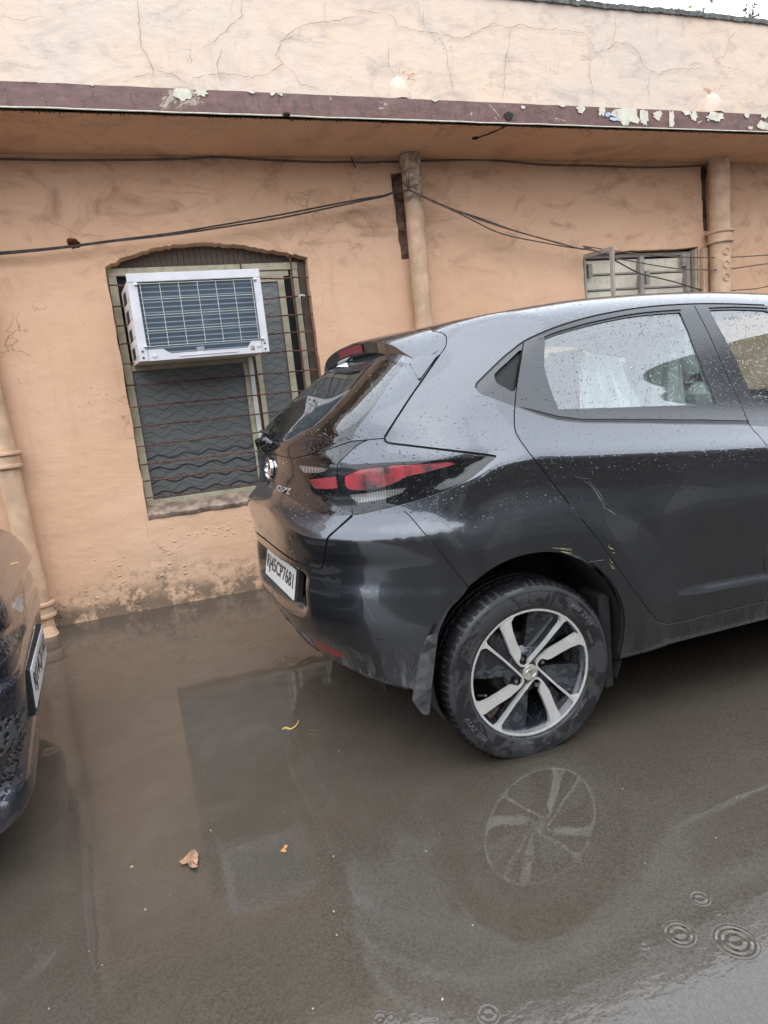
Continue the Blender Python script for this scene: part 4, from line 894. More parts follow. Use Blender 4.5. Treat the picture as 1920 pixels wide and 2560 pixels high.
def from_param(Pp):
    r = np.hypot(Pp[:, 0], Pp[:, 1]); al = np.arctan2(Pp[:, 1], Pp[:, 0]); cap = r < R0
    be = np.minimum(r/R0, 1)*PI/2; sb = np.where(cap, np.sin(be), 1); cb = np.where(cap, np.cos(be), 0)
    D = np.column_stack([-cb, sb*np.cos(al), sb*np.sin(al)]); O = np.column_stack([np.where(cap, AX, AX+r-R0), 0*r, np.full(len(r), AZ)])
    O[:, 2] -= .25*np.clip((O[:, 0]-2.2)/.9, 0, 1)*0
    Q, ok = march(O, D, 0., 1.6, 70, out=True); return Q, ok
def fromcam(pxs):
    P_ = np.array(pxs); D = np.array([ray(a, b) for a, b in P_]); Dl = np.column_stack([_c*D[:, 0]+_s*D[:, 1], -_s*D[:, 0]+_c*D[:, 1], D[:, 2]])
    Q, ok = march(CAML, Dl, 1.0, 5.2, 260); return Q, ok
def side3(pts):      # points given as (x, z) on the near flank
    D = np.tile([0, 1., 0], (len(pts), 1)); O = np.array([(x, -1.4, z) for x, z in pts]); return march(O, D, 0., 1.5, 200)
def T(tg, pts, sm=True, n=5):   # trace: photo outline -> points on the body surface
    q = px(tg, pts)
    if sm: q = [tuple(a) for a in catmull(q, n)]
    Q, ok = fromcam(q); return Q[ok & (Q[:, 1] < .75)]
def S3(pts, sm=True, n=5):
    q = [tuple(a) for a in catmull(pts, n)] if sm else pts
    Q, ok = side3(q); return Q[ok]
def cat(*a): return np.vstack([np.atleast_2d(np.array(q, float)) for q in a])
def par(Q): return to_param(np.atleast_2d(Q))
def smoothpoly(P2, step=.02):
    out = []
    n = len(P2)
    for i in range(n):
        a, b = P2[i], P2[(i+1) % n]; k = max(1, int(np.linalg.norm(b-a)/step))
        for j in range(k): out.append(a+(b-a)*j/k)
    return np.array(out)
def stripband(Q, w):        # a band of width w along the polyline Q on the surface
    Nn = normal(Q); Tn = np.gradient(Q, axis=0); Tn /= np.linalg.norm(Tn, axis=1, keepdims=True)+1e-12; Bn = np.cross(Nn, Tn); Bn /= np.linalg.norm(Bn, axis=1, keepdims=True)+1e-12
    w = w/2 if np.isscalar(w) else (np.array(w)/2)[:, None]
    return par(cat(Q+Bn*w, (Q-Bn*w)[::-1]))
# --- traced lines
g_roof = T('4', [(1130, 112), (1200, 118), (1268, 131), (1292, 150), (1297, 175), (1290, 220), (1255, 268)])
g_tg = T('4', [(1255, 268), (1215, 325), (1140, 435), (1080, 520), (1020, 612), (960, 705), (907, 790)])
c_roof = np.array([[-.03, -.15, fR(-.03)], [-.028, .05, fR(-.028)]])
g_groove = T('4', [(907, 792), (918, 815), (950, 826), (1050, 838), (1200, 856), (1400, 880), (1612, 906)])
g_glassbot = T('4', [(907, 794), (860, 798), (800, 804), (700, 815), (620, 840), (560, 861), (480, 882), (400, 905), (335, 919), (260, 905), (190, 888), (130, 879)])
g_split = T('4', [(800, 806), (742, 834), (690, 880), (640, 928), (615, 955), (611, 1010), (622, 1080), (638, 1150), (660, 1185), (690, 1202), (702, 1230), (706, 1277)])
g_tgbot = T('6', [(706, 22), (672, 52), (640, 80), (595, 120), (552, 163), (542, 205), (534, 260), (524, 325), (514, 350), (492, 360), (455, 352), (400, 334), (340, 306), (280, 268), (220, 222), (160, 172), (118, 130)])
lamp_bot = T('4', [(706, 1277), (780, 1266), (850, 1250), (930, 1232), (1000, 1214), (1150, 1172), (1300, 1118), (1400, 1072), (1480, 1020), (1560, 952), (1612, 908)])
g_bq = T('6', [(985*1+45, -5), (1062, 22), (1105, 70), (1150, 124), (1250, 240), (1350, 367), (1434, 472)])
g_door = T('5', [(325, 340), (312, 430), (300, 505), (286, 600), (278, 690), (275, 740), (279, 815), (300, 862), (335, 912), (370, 960), (500, 1130), (645, 1308)])
g_door2 = T('r3', [(100, 210), (200, 345), (300, 470), (400, 615), (500, 755), (600, 895), (700, 1030), (755, 1100), (800, 1133), (850, 1146), (900, 1141), (1000, 1120), (1200, 1070), (1400, 1020), (1620, 965)])
g_doorall = cat(g_door, g_door2)
g_split2 = T('5', [(1256, 138), (1290, 200), (1350, 322), (1420, 480), (1480, 610), (1515, 682), (1560, 792), (1610, 850), (1655, 905)])
g_front = S3([(1.085, .945), (1.085, .80), (1.045, .66), (.998, .56), (.985, .50), (1.0, .44), (.985, .385), (.972, .352)])
g_sill2 = S3([(.985, .352), (1.3, .355), (1.7, .365), (2.0, .40), (2.09, .50), (2.10, .70), (2.14, .90), (2.20, .955)])
dlo_top = T('5', [(65, 590), (70, 566), (90, 545), (200, 437), (262, 385), (325, 337), (400, 300), (500, 259), (600, 226), (700, 199), (800, 178), (900, 160), (1000, 147), (1100, 138), (1260, 130), (1440, 130), (1640, 137)])
dlo_fr = S3([(1.32, 1.402), (1.5, 1.375), (1.7, 1.305), (1.9, 1.19), (2.1, 1.05), (2.22, .955), (2.15, .925), (1.9, .93), (1.5, .952), (1.2, .972)])
dlo_bot = T('5', [(1645, 800), (1560, 795), (1300, 790), (1000, 785), (800, 783), (650, 781), (520, 768), (400, 735), (280, 692), (180, 655), (100, 625), (72, 606)])
arch_xy = [(.36*0+x, z) for x, z in [(.343, .26), (.356, .345), (.361, .419), (.347, .492), (.309, .566), (.238, .640), (.164, .681), (.069, .705), (-.025, .706), (-.118, .682), (-.184, .643)]]
arch = cat(S3(arch_xy), T('6', [(1432, 472), (1400, 520), (1350, 575), (1300, 622), (1265, 690), (1243, 765), (1225, 900), (1205, 1050), (1185, 1180), (1172, 1230)]))
under_arch = np.array([(-.335, -.80, .272), (-.335, -.58, .27), (.33, -.58, .27), (.35, -.80, .27)])
P_arch = par(cat(arch, under_arch))
farch = S3([(2.52+.345*math.cos(t), .345+.345*math.sin(t)) for t in np.linspace(-.28, PI+.28, 24)]); P_farch = par(cat(farch, np.array([(2.18, -.6, .27), (2.86, -.6, .27)])))
regions = []
def reg(name, P2): regions.append((name, smoothpoly(np.array(P2), .03)))
def poly(tg, pts, sm=False, n=4):
    q = px(tg, pts)
    if sm: q = [tuple(a) for a in catmull(q, n, closed=True)]
    Q, ok = fromcam(q); return par(Q[ok])
reg('hole', P_arch); reg('hole', P_farch)
GW = .0055
for g, w_ in ((g_roof, .005), (cat(c_roof[::-1], g_roof[:1]), .005), (g_tg, .0085), (g_groove, .0085), (g_glassbot, .004), (g_split, .004), (g_tgbot, .010), (g_bq, .004), (g_doorall, .0055), (g_split2, .0055), (g_front, .0055), (g_sill2, .0055), (lamp_bot, .0022)):
    reg('gap', stripband(g, w_))
reg('seal', stripband(dlo_top, .0085))
reg('seal', stripband(T('5', [(437, 316), (500, 290), (600, 260), (700, 233), (900, 192), (1050, 174), (1185, 165)]), .009))
reg('seal', stripband(T('5', [(1335, 155), (1480, 150), (1655, 156)]), .009))
reg('pocket', poly('5', [(165, 525), (178, 500), (235, 447), (318, 378), (298, 500), (276, 606), (225, 588), (180, 562)], True, 3))
P_sg = poly('5', [(441, 322), (500, 298), (600, 268), (700, 242), (800, 220), (900, 201), (1050, 184), (1178, 176), (1192, 200), (1230, 285), (1300, 455), (1350, 585), (1384, 679), (1200, 684), (1000, 690), (760, 698), (516, 706), (490, 645), (470, 588), (448, 520), (438, 475), (438, 400)])
reg('side_glass', P_sg)
P_fg = np.vstack([par(T('5', [(1484, 430), (1420, 310), (1340, 164)], False)), par(T('5', [(1340, 164), (1480, 160), (1640, 166)])), par(S3([(1.4, 1.352), (1.6, 1.318), (1.8, 1.215), (2.0, 1.085), (2.08, 1.02), (1.9, .990), (1.5, 1.005), (1.2, 1.025)])), par(T('5', [(1640, 668), (1592, 668), (1540, 560)], False))])
reg('front_glass', P_fg)
reg('belt', poly('5', [(300, 690), (400, 712), (520, 742), (640, 757), (800, 757), (1000, 757), (1300, 760), (1554, 766), (1556, 786), (1300, 784), (1000, 779), (800, 777), (650, 775), (520, 762), (400, 730)], False))
reg('trim', np.vstack([par(dlo_top), par(dlo_fr), par(dlo_bot)]))
# tail lamps
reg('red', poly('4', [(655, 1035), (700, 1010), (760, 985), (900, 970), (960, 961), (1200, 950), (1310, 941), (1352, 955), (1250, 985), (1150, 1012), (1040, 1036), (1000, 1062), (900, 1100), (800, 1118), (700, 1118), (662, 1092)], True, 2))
reg('clear', poly('4', [(682, 1148), (800, 1135), (950, 1112), (1055, 1103), (1010, 1140), (900, 1178), (800, 1195), (740, 1201), (705, 1175)], False))
reg('clear_in', poly('4', [(366, 963), (450, 970), (550, 984), (530, 1003), (480, 1014), (402, 1012), (380, 985)], False))
reg('red_in', poly('4', [(430, 1053), (520, 1042), (602, 1031), (607, 1070), (612, 1108), (540, 1115), (466, 1108)], False))
P_lamp = np.vstack([par(g_split[::-1]), par(g_groove[::-1][::-1]), par(lamp_bot[::-1])])
reg('lamp_top', np.vstack([par(T('4', [(800, 806), (742, 834), (690, 880), (652, 915), (632, 942), (700, 958), (820, 952), (960, 944), (1200, 932), (1400, 920), (1540, 908), (1600, 903), (1400, 880), (1200, 856), (1050, 838), (950, 826), (918, 815), (907, 796)], False))]))
reg('lamp', np.vstack([par(g_split[::-1]), par(g_groove), par(lamp_bot[::-1])]))
reg('lamp_in', poly('4', [(345, 925), (460, 915), (560, 922), (612, 955), (611, 1010), (622, 1080), (638, 1150), (660, 1185), (690, 1202), (704, 1262), (640, 1235), (580, 1200), (520, 1165), (470, 1130), (432, 1090), (400, 1048), (372, 1005), (352, 962)]))
# tailgate
ctr = lambda z: [[.06, 0]]
gl_r = T('4', [(1060, 328), (1020, 345), (960, 425), (900, 510), (840, 595), (790, 662), (740, 728), (718, 765), (703, 808)])
zt = [(-.27, -.44, 1.405), (-.315, -.2, 1.412), (-.32, .06, 1.414)]
def onbody(pts):
    Q = np.array(pts, float); D = Q-np.array([AX, 0, AZ]); D /= np.linalg.norm(D, axis=1, keepdims=True); return march(np.tile([AX, 0, AZ], (len(D), 1)).astype(float), D, 0, 1.6, 80, out=True)[0]
glt = onbody(zt)
gb_c = g_glassbot[g_glassbot[:, 1] < .04]
clear_px = [(1018, 350), (955, 432), (888, 520), (815, 610), (735, 690), (650, 742), (575, 768), (500, 778), (400, 771), (330, 763), (240, 754), (150, 744)]
cl = T('4', clear_px); cl = cl[cl[:, 1] < .05]
P_glclear = np.vstack([par(glt[::-1]+0), par(cl), [[.05, par(cl[-1:])[0, 1]]], [[.05, par(glt[-1:])[0, 1]]]])
reg('rear_clear', P_glclear)
Pg_frit = np.vstack([par(glt[::-1]), par(gl_r), par(gb_c[4:]), [[.05, par(gb_c[-1:])[0, 1]]], [[.05, par(glt[-1:])[0, 1]]]])
reg('rear_frit', Pg_frit)
shelf = T('4', [(702, 1278), (620, 1281), (560, 1278), (500, 1262), (440, 1238), (380, 1208), (320, 1172), (260, 1132), (215, 1098), (180, 1066), (150, 1040), (130, 1010)]); shelf = shelf[shelf[:, 1] < .06]
up = np.vstack([par(gb_c), [[.05, par(gb_c[-1:])[0, 1]]], [[.05, par(shelf[-1:])[0, 1]]], par(shelf[::-1]), par(g_split[::-1])])
reg('tail_black', up)
tgb = g_tgbot[g_tgbot[:, 1] < .08]
P_tg = np.vstack([par(c_roof[::-1]), par(g_roof), par(g_tg), par(g_groove[:2]), par(g_split), par(tgb), [[.06, par(tgb[-1:])[0, 1]]], [[.06, par(c_roof[-1:])[0, 1]]]])
reg('tailgate', P_tg)
reg('refl', poly('6', [(430, 784), (520, 822), (630, 880), (664, 915), (600, 906), (520, 872), (466, 838)]))
reg('diff', np.vstack([par(T('6', [(430, 786), (360, 730), (300, 662), (240, 600), (185, 545), (160, 510)])), [[.1, -.35]], [[.1, -.9]], [[-.1, -.9]], [[-.34, -.86]], par(T('6', [(500, 872), (470, 850)]))]))
P_bump = np.vstack([par(tgb[::-1]), par(lamp_bot[:10]), par(g_bq), par(T('6', [(1432, 472), (1300, 622), (1240, 765)])), par(np.array([(-.34, -.80, .20), (-.335, -.4, .10)])), [[.2, -1.2]], [[.2, par(tgb[-1:])[0, 1]]]])
reg('bumper', P_bump)
reg('rear_door', np.vstack([par(g_doorall), par(g_front[::-1]), par(g_split2[::-1])]))
reg('front_door', np.vstack([par(g_split2), par(g_front), par(g_sill2), par(S3([(2.0, 1.1), (1.7, 1.3)], False))]))
# extra lines of points where the flank is creased, so that the crease stays clean
xc_ = np.arange(-.44, 2.2, .012)
for dz in (-.016, -.008, -.003, .002, .008, .016):
    Qc, okc = side3([(x, float(fZc(x))+dz) for x in xc_]); Pc = par(Qc[okc]); regions.append(('line', Pc))
for dz in (-.004, .002, .010, .020, .034):
    xl_ = np.arange(.5, 2.1, .016); Qc, okc = side3([(x, .452-.045*(x-.5)+dz) for x in xl_]); regions.append(('line', par(Qc[okc])))
yc_ = np.arange(-.74, .001, .010); yc_ = yc_[yc_ < .0005]
for dz in np.arange(-.030, .040, .0058):
    zc_ = .880-.076*sst(np.abs(yc_), .12, .55)+dz; Qc, okc = march(np.column_stack([0*yc_-1.4, yc_, zc_]), np.tile([1., 0, 0], (len(yc_), 1)), 0., 1.2, 200); regions.append(('line', par(Qc[okc])))
for zz_ in np.arange(.455, .70, .008):
    yy_ = np.arange(-.52, 0, .012); Qc, okc = march(np.column_stack([0*yy_-1.4, yy_, 0*yy_+zz_]), np.tile([1., 0, 0], (len(yy_), 1)), 0., 1.2, 200); regions.append(('line', par(Qc[okc])))
# --- triangulate the near half in parameter space
pts, edges = [], []
for nm, Pg in regions:
    b = len(pts); n = len(Pg); pts.extend(map(tuple, Pg)); edges.extend([(b+i, b+(i+1) % n) for i in range(n-1 if nm == 'line' else n)])
RM = R0+2.95
ring = [(RM*math.cos(a), RM*math.sin(a)) for a in np.linspace(PI/2, 3*PI/2, 140)]
b = len(pts); pts += [(0., y) for y in np.linspace(RM, -RM, 420)][:-1]; nb = len(pts)-b; edges += [(b+i, b+i+1) for i in range(nb-1)]
rs = list(np.arange(.014, R0+1.15, .0145))+list(np.arange(R0+1.17, RM-.03, .045))
for r in rs:
    if r < R0+1.15: n = max(4, int(PI*min(r, .75)/.0155))
    else: n = 60
    for k in range(n):
        a = PI/2+PI*(k+.5)/n; pts.append((r*math.cos(a), r*math.sin(a)))
pts += ring
for s_ in (g_tgbot,): pass
res = delaunay_2d_cdt([Vector(p) for p in pts], edges, [], 0, 2e-5)
V2 = np.array([v[:] for v in res[0]]); TR = np.array([f for f in res[2]])
C2 = V2[TR].mean(1); keep = (C2[:, 0] < 1e-5) & (np.hypot(C2[:, 0], C2[:, 1]) < RM)
area = np.abs(np.cross(V2[TR[:, 1]]-V2[TR[:, 0]], V2[TR[:, 2]]-V2[TR[:, 0]])); keep &= area > 1e-10
TR = TR[keep]; C2 = C2[keep]
V2[:, 0] = np.where(np.abs(V2[:, 0]) < 2e-5, 0, V2[:, 0])
V3, okv = from_param(V2); V3[:, 1] = np.where(V2[:, 0] == 0, 0, V3[:, 1]); N3 = normal(V3);
lab = np.full(len(TR), 'shell', dtype=object); done = np.zeros(len(TR), bool)
for nm, Pg in regions:
    if nm == 'line': continue
    ins = inpoly(C2, Pg) & ~done; lab[ins] = nm; done |= ins
un = (N3[TR].mean(1)[:, 2] < -.72) & (V3[TR].mean(1)[:, 2] < .36) & (lab != 'hole'); lab[un] = 'under'
c3 = V3[TR].mean(1); n3 = N3[TR].mean(1); ws = (c3[:, 0] > 1.72) & (c3[:, 0] < 2.42) & (n3[:, 2] > .3) & (np.abs(c3[:, 1]) < .66-.02*(c3[:, 0]-1.7)) & (lab == 'shell') & (c3[:, 2] > 1.04); lab[ws] = 'windshield'
print('body points', len(V2), 'tris', len(TR))
def region_mesh(names, inset=0., flange=.009, side='near', roll=True, thick=0):
    """mesh of one panel (near, far or both halves) with its edges rolled inwards; normals come from the body surface itself"""
    sel = TR[np.isin(lab, names)]
    parts = []
    def half(mir):
        used = np.unique(sel); mp = -np.ones(len(V3), int); mp[used] = np.arange(len(used)); V = V3[used].copy(); N = N3[used].copy(); Tt = mp[sel]
        # drop winding differences
        e1 = V[Tt[:, 1]]-V[Tt[:, 0]]; e2 = V[Tt[:, 2]]-V[Tt[:, 0]]; fl_ = (np.cross(e1, e2)*N[Tt].mean(1)).sum(1) < 0; Tt[fl_] = Tt[fl_][:, ::-1]
        cen = V2[used][:, 0] == 0
        V = V-N*inset
        nV = len(V); F3 = [tuple(t) for t in Tt]; LN = [N[t] for t in Tt]
        if flange:
            ed = {}
            for t in Tt:
                for a, c in ((t[0], t[1]), (t[1], t[2]), (t[2], t[0])): ed[(a, c)] = 1
            bd = [(a, c) for (a, c) in ed if (c, a) not in ed and not (cen[a] and cen[c])]
            od = {}
            for a, c in bd:
                d = V[c]-V[a]; d = d/(np.linalg.norm(d)+1e-12); o_ = np.cross(d, N[a]); o2 = np.cross(d, N[c]); od[a] = od.get(a, 0)+o_; od[c] = od.get(c, 0)+o2
            ids = {}; VV = []; K = 0
            for v, o_ in od.items():
                o_ = o_/(np.linalg.norm(o_)+1e-12)
                ids[v] = nV+3*K; K += 1
                VV += [V[v]+o_*.0006-N[v]*.0003, V[v]+o_*.0011-N[v]*.0013, V[v]+o_*.0011-N[v]*flange]
                od[v] = o_
            if VV: V = np.vstack([V, np.array(VV)])
            for a, c in bd:
                ia, ic = ids[a], ids[c]; oa, oc = od[a], od[c]; na, nc = N[a], N[c]
                seq = [(a, c), (ia, ic), (ia+1, ic+1), (ia+2, ic+2)]
                nn = lambda n_, o_, k: (n_*[1, .75, .15, 0][k]+o_*[0, .66, 1, 1][k])
                for k in range(3):
                    (p, q), (r_, s_) = seq[k], seq[k+1]
                    F3.append((c if k == 0 else q, a if k == 0 else p, r_, s_)); LN.append(np.array([nn(nc, oc, k), nn(na, oa, k), nn(na, oa, k+1), nn(nc, oc, k+1)]))
        if mir:
            LN = [mirn(V[list(f)], np.array(l))[::-1] for f, l in zip(F3, LN)]; V = mirv(V); F3 = [f[::-1] for f in F3]
        return V, F3, LN
    hs_ = {'near': [False], 'far': [True], 'both': [False, True]}[side]; VV, FF, LL = [], [], []; b = 0
    for h in hs_:
        V, F_, L = half(h); VV.append(V); FF += [tuple(b+i for i in f) for f in F_]; LL += L; b += len(V)
    return np.vstack(VV), FF, LL
def panel(name, names, mat, parent=car, **kw):
    V, F_, L = region_mesh(names if isinstance(names, (list, tuple)) else [names], **kw)
    me = bpy.data.meshes.new(name); me.from_pydata([tuple(v) for v in V], [], F_)
    me.polygons.foreach_set('use_smooth', [True]*len(me.polygons))
    LN = np.vstack(L); LN = LN/(np.linalg.norm(LN, axis=1, keepdims=True)+1e-12); me.normals_split_custom_set([tuple(v) for v in LN])
    return link(name, me, mat, parent)
def CP(name, mb, mat, parent=car, **kw): return obj(name, mb, mat, parent, **kw)
shell = panel('body_shell', 'shell', 'grey_paint', side='both')
panel('rear_bumper', 'bumper', 'grey_paint', side='both')
tg = panel('tailgate', 'tailgate', 'grey_paint', side='both')
panel('tailgate_panel', 'tail_black', 'gloss_black', tg, side='both', flange=.006)
panel('windshield', 'windshield', 'side_glass', side='both', flange=0)
rg = panel('rear_window', 'rear_clear', 'rear_glass', tg, side='both', flange=0)
panel('window_border', 'rear_frit', 'gloss_black', tg, side='both', flange=.004)
for s_ in ('near', 'far'):
    rd = panel('rear_door', 'rear_door', 'grey_paint', side=s_)
    if s_ == 'near':
        tag(rd, 'rear door with a scratched dent behind the wheel arch')
    panel('side_window', 'side_glass', 'side_glass', rd, side=s_, inset=.0045, flange=0)
    fd = panel('front_door', 'front_door', 'grey_paint', side=s_)
    panel('side_window', 'front_glass', 'side_glass', fd, side=s_, inset=.0045, flange=0)
    panel('door_handle_pocket', 'pocket', 'matte_black', rd, side=s_, inset=.014, flange=-.012)
    panel('belt_strip', 'belt', 'dark_belt_reflection', rd, side=s_, inset=.002, flange=.004)  # matte black put in for the dark reflection on the gloss belt trim
    panel('window_trim', 'trim', 'trim_black', side=s_, flange=.006)
    panel('window_seal', 'seal', 'rubber_seal', side=s_, inset=.004, flange=.004)
    lp = panel('tail_lamp', 'lamp', 'lamp_black', side=s_, flange=.012)
    panel('lamp_shelf', 'lamp_top', 'grey_paint', lp, side=s_, flange=.004)
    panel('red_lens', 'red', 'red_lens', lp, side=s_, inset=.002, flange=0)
    panel('clear_lens', 'clear', 'reflector', lp, side=s_, inset=.002, flange=0)
    li = panel('inner_lamp', 'lamp_in', 'lamp_black', tg, side=s_, flange=.006)
    l2 = panel('inner_tail_lamp', 'red_in', 'dark_red_lens', tg, side=s_, inset=.001, flange=0); l3 = panel('inner_clear_lens', 'clear_in', 'reflector', tg, side=s_, inset=.001, flange=0)
    panel('bumper_reflector', 'refl', 'dark_red_lens', side=s_, flange=.006)
panel('panel_gap', 'gap', 'rubber_seal', side='both', inset=.0075, flange=0)
panel('underbody', 'under', 'under_black', side='both', flange=0)
panel('bumper_skirt', 'diff', 'diffuser_grey', side='both', inset=.004, flange=.01)
# inner lining so that the cabin is closed
V, F_, L = region_mesh(['shell', 'rear_door', 'front_door', 'trim', 'tailgate', 'seal', 'gap', 'pocket', 'bumper', 'rear_frit', 'tail_black', 'lamp', 'lamp_top', 'lamp_in', 'red', 'red_in', 'clear', 'clear_in'], inset=.022, flange=0, side='both')
hi = [f for f in F_ if V[f[0]][2] > 1.02 and V[f[0]][0] < 1.95]; lo_ = [f for f in F_ if V[f[0]][2] <= 1.02 or V[f[0]][0] >= 1.95]
for nm, ff, mt in (('headlining', hi, 'cabin_grey'), ('door_lining', lo_, 'cabin_dark')):
    me = bpy.data.meshes.new(nm); me.from_pydata([tuple(v) for v in V], [], ff)
    import bmesh
    bm = bmesh.new(); bm.from_mesh(me); bmesh.ops.delete(bm, geom=[v for v in bm.verts if not v.link_faces], context='VERTS'); bm.to_mesh(me); bm.free()
    link(nm, me, mt, car)
# --- wheel arch liner
def liner(cx, y0, y1, sgn):
    mb = MB(); n = 26; V = []
    for i in range(n+1):
        t = -.45+(PI+.9)*i/n; V += [(cx+.352*math.cos(t), sgn*y0, .355+.352*math.sin(t)), (cx+.348*math.cos(t), sgn*(y0+y1)/2, .355+.348*math.sin(t)), (cx+.345*math.cos(t), sgn*y1, .355+.345*math.sin(t))]
    mb.add(V, [(i*3+k, i*3+k+1, i*3+k+4, i*3+k+3) for i in range(n) for k in range(2)])
    mb.add([V[i*3+2] for i in range(n+1)], [tuple(range(n+1))]); return mb
for cx in (.02, 2.52):
    for s_ in (-1, 1): CP('arch_liner', liner(cx, .852, .54, s_), 'matte_black', smooth=True, auto=60)
CP('floor_pan', MB().box(-.40, 3.0, -.54, .54, .20, .275), 'under_black')
mb = MB().box(.30, .345, -.83, -.70, .16, .50, .01); CP('arch_lip_liner', mb, 'matte_black')
# --- wheels
def wheel(cx, sgn, proto=None):
    wy = .845*sgn
    if proto is not None:
        c = proto.copy(); col.objects.link(c); c.parent = car; c.location = (cx, wy, .300)
        if sgn > 0: c.rotation_euler = (0, 0, PI)
        for ch in [o for o in bpy.data.objects if o.parent == proto]:
            d = ch.copy(); col.objects.link(d); d.parent = c
        return c
    # local frame of the wheel: axis y, outer face towards -y, centre at origin
    R_ = .309; n = 216
    prof = [(.2165, .004), (.2200, -.006), (.2235, -.0105), (.230, -.0135), (.240, -.0165), (.256, -.018), (.272, -.0165), (.284, -.0125), (.291, -.008), (.2955, -.003), (.3005, .006), (.3045, .018), (.3065, .030)]
    mb = MB(); mb.lathe(prof, 160, c=(0, -.002, 0))
    mb.lathe([(.2085, .190), (.225, .204), (.262, .209), (.287, .202), (.300, .186)], 96)
    o = CP('wheel', mb, 'tyre', None, smooth=True, auto=60); o.name = 'wheel'
    o.parent = car; o.location = (cx, wy, .300)
    # tread: blocks with cross grooves at the shoulder and four round grooves
    tr = MB(); V = []; ys = [.028, .034, .058, .060, .066, .068, .088, .090, .098, .100, .120, .122, .130, .132, .156, .158, .164, .166, .190]
    dep = [0, 0, 0, 1, 1, 0, 0, 1, 1, 0, 0, 1, 1, 0, 0, 1, 1, 0, 0]
    N_ = 288
    for j, (y, d) in enumerate(zip(ys, dep)):
        for k in range(N_):
            r = .3085-(.007 if d else 0)-.09*(max(0, abs(y-.108)-.05))**2
            kk = k+int((y-.028)*130)
            if (kk % 6) < 1 and not (.088 < y < .132) : r -= .0055
            t = 2*PI*k/N_; V.append((r*math.cos(t), y, r*math.sin(t)))
    tr.add(V, [(j*N_+k, j*N_+(k+1) % N_, (j+1)*N_+(k+1) % N_, (j+1)*N_+k) for j in range(len(ys)-1) for k in range(N_)])
    CP('tread', tr, 'tread', o)
    sh = MB()   # shoulder notches
    for k in range(72):
        t0 = 2*PI*(k+.28)/72; t1 = t0+2*PI*.60/72
        q = []
        for (r, y) in ((.2945, -.0065), (.3015, .002), (.3062, .014), (.3098, .030)):
            for t in (t0, t1): q.append((r*math.cos(t), y-.0015, r*math.sin(t)))
        for (r, y) in ((.290, .0), (.297, .01), (.300, .020), (.303, .034)):
            for t in (t0, t1): q.append((r*math.cos(t), y, r*math.sin(t)))
        f = [(2*i, 2*i+1, 2*i+3, 2*i+2) for i in range(3)]+[(0, 2, 10, 8), (2, 4, 12, 10), (4, 6, 14, 12), (1, 9, 11, 3), (3, 11, 13, 5), (5, 13, 15, 7), (0, 8, 9, 1), (6, 7, 15, 14)]
        sh.add(q, f)
    CP('shoulder_block', sh, 'tread', o)
    ln = MB()
    for r, y in ((.2785, -.0172), (.2330, -.0162)):
        ln.lathe([(r-.0012, y+.002), (r-.0006, y-.0008), (r+.0006, y-.0008), (r+.0012, y+.002)], 120)
    CP('sidewall_ridge', ln, 'tyre', o, smooth=True)
    # lettering around the sidewall
    def arc_text(s, size, rad, ang, yv, flip=False, ext=.0006, sp=1.05):
        V_, Fc = text_mesh(s, size, ext, sp, .0002); out = []
        for a, b, c in V_:
            rr = rad+b; t = ang-a/rad; ysurf = np.interp(rr, [.2165, .226, .240, .256, .272, .284, .291], [-.012, -.015, -.0185, -.020, -.0185, -.0145, -.010]); out.append((rr*math.cos(t), ysurf-.0006-c, rr*math.sin(t)))
        return MB().add(out, Fc)
    for s, size, rad, ang in (('195/55R16 87H', .0125, .2345, math.radians(150)), ('MRF ZVTV', .024, .259, math.radians(42)), ('MRF ZVTV', .024, .259, math.radians(214)), ('TUBELESS', .0115, .2345, math.radians(22)), ('STEEL RADIAL', .010, .236, math.radians(98)), ('TUBELESS', .0115, .2345, math.radians(262)), ('195/55R16 87H', .0125, .2345, math.radians(318))):
        CP('lettering', arc_text(s, size, rad, ang, 0), 'tyre_letters', o)
    # alloy rim
    mb = MB().lathe([(.2065, .02), (.2085, .001), (.2140, -.003), (.2150, -.0065), (.2128, -.0095), (.2092, -.0088), (.2080, -.006)], 144); CP('rim_flange', mb, 'dark_alloy', o, smooth=True, auto=50)
    mb = MB().lathe([(.2084, -.004), (.2080, -.0078), (.2040, -.0092), (.2012, -.0082), (.2004, -.004)], 144); CP('rim_edge', mb, 'alloy', o, smooth=True, auto=50)
    mb = MB().lathe([(.2076, .0), (.199, .006), (.190, .030), (.183, .055), (.180, .12), (.188, .18), (.205, .188)], 96); CP('rim_barrel', mb, 'dark_alloy', o, smooth=True)
    def ysp(r, base): return base+.010*max(0, 1-r/.205)**1.5
    rib = [(-.100, .172), (-.099, .165), (-.090, .145), (-.082, .126), (-.064, .073), (-.050, .0485), (-.0415, .0345), (-.034, .0265), (-.0265, .0225), (-.017, .0215), (-.008, .0245), (.0, .0312), (.060, .0855), (.100, .1235), (.1235, .1450), (.140, .150),
           (.138, .1580), (.1060, .1780), (.1120, .1620), (.1120, .1500), (.098, .1335), (.055, .0900), (-.0045, .0362), (-.0115, .0300), (-.018, .0272), (-.0255, .0285), (-.032, .033), (-.0365, .0400), (-.0362, .0480), (-.0318, .0560), (-.0305, .0640), (-.0312, .074), (-.045, .110), (-.0560, .145), (-.060, .165), (-.0605, .1800), (-.0480, .1985), (-.062, .1995), (-.086, .1900)]
    def rot(p, k): c, s_ = [(1, 0), (0, 1), (-1, 0), (0, -1)][k]; return (p[0]*c-p[1]*s_, p[0]*s_+p[1]*c)
    RO = math.radians(0)
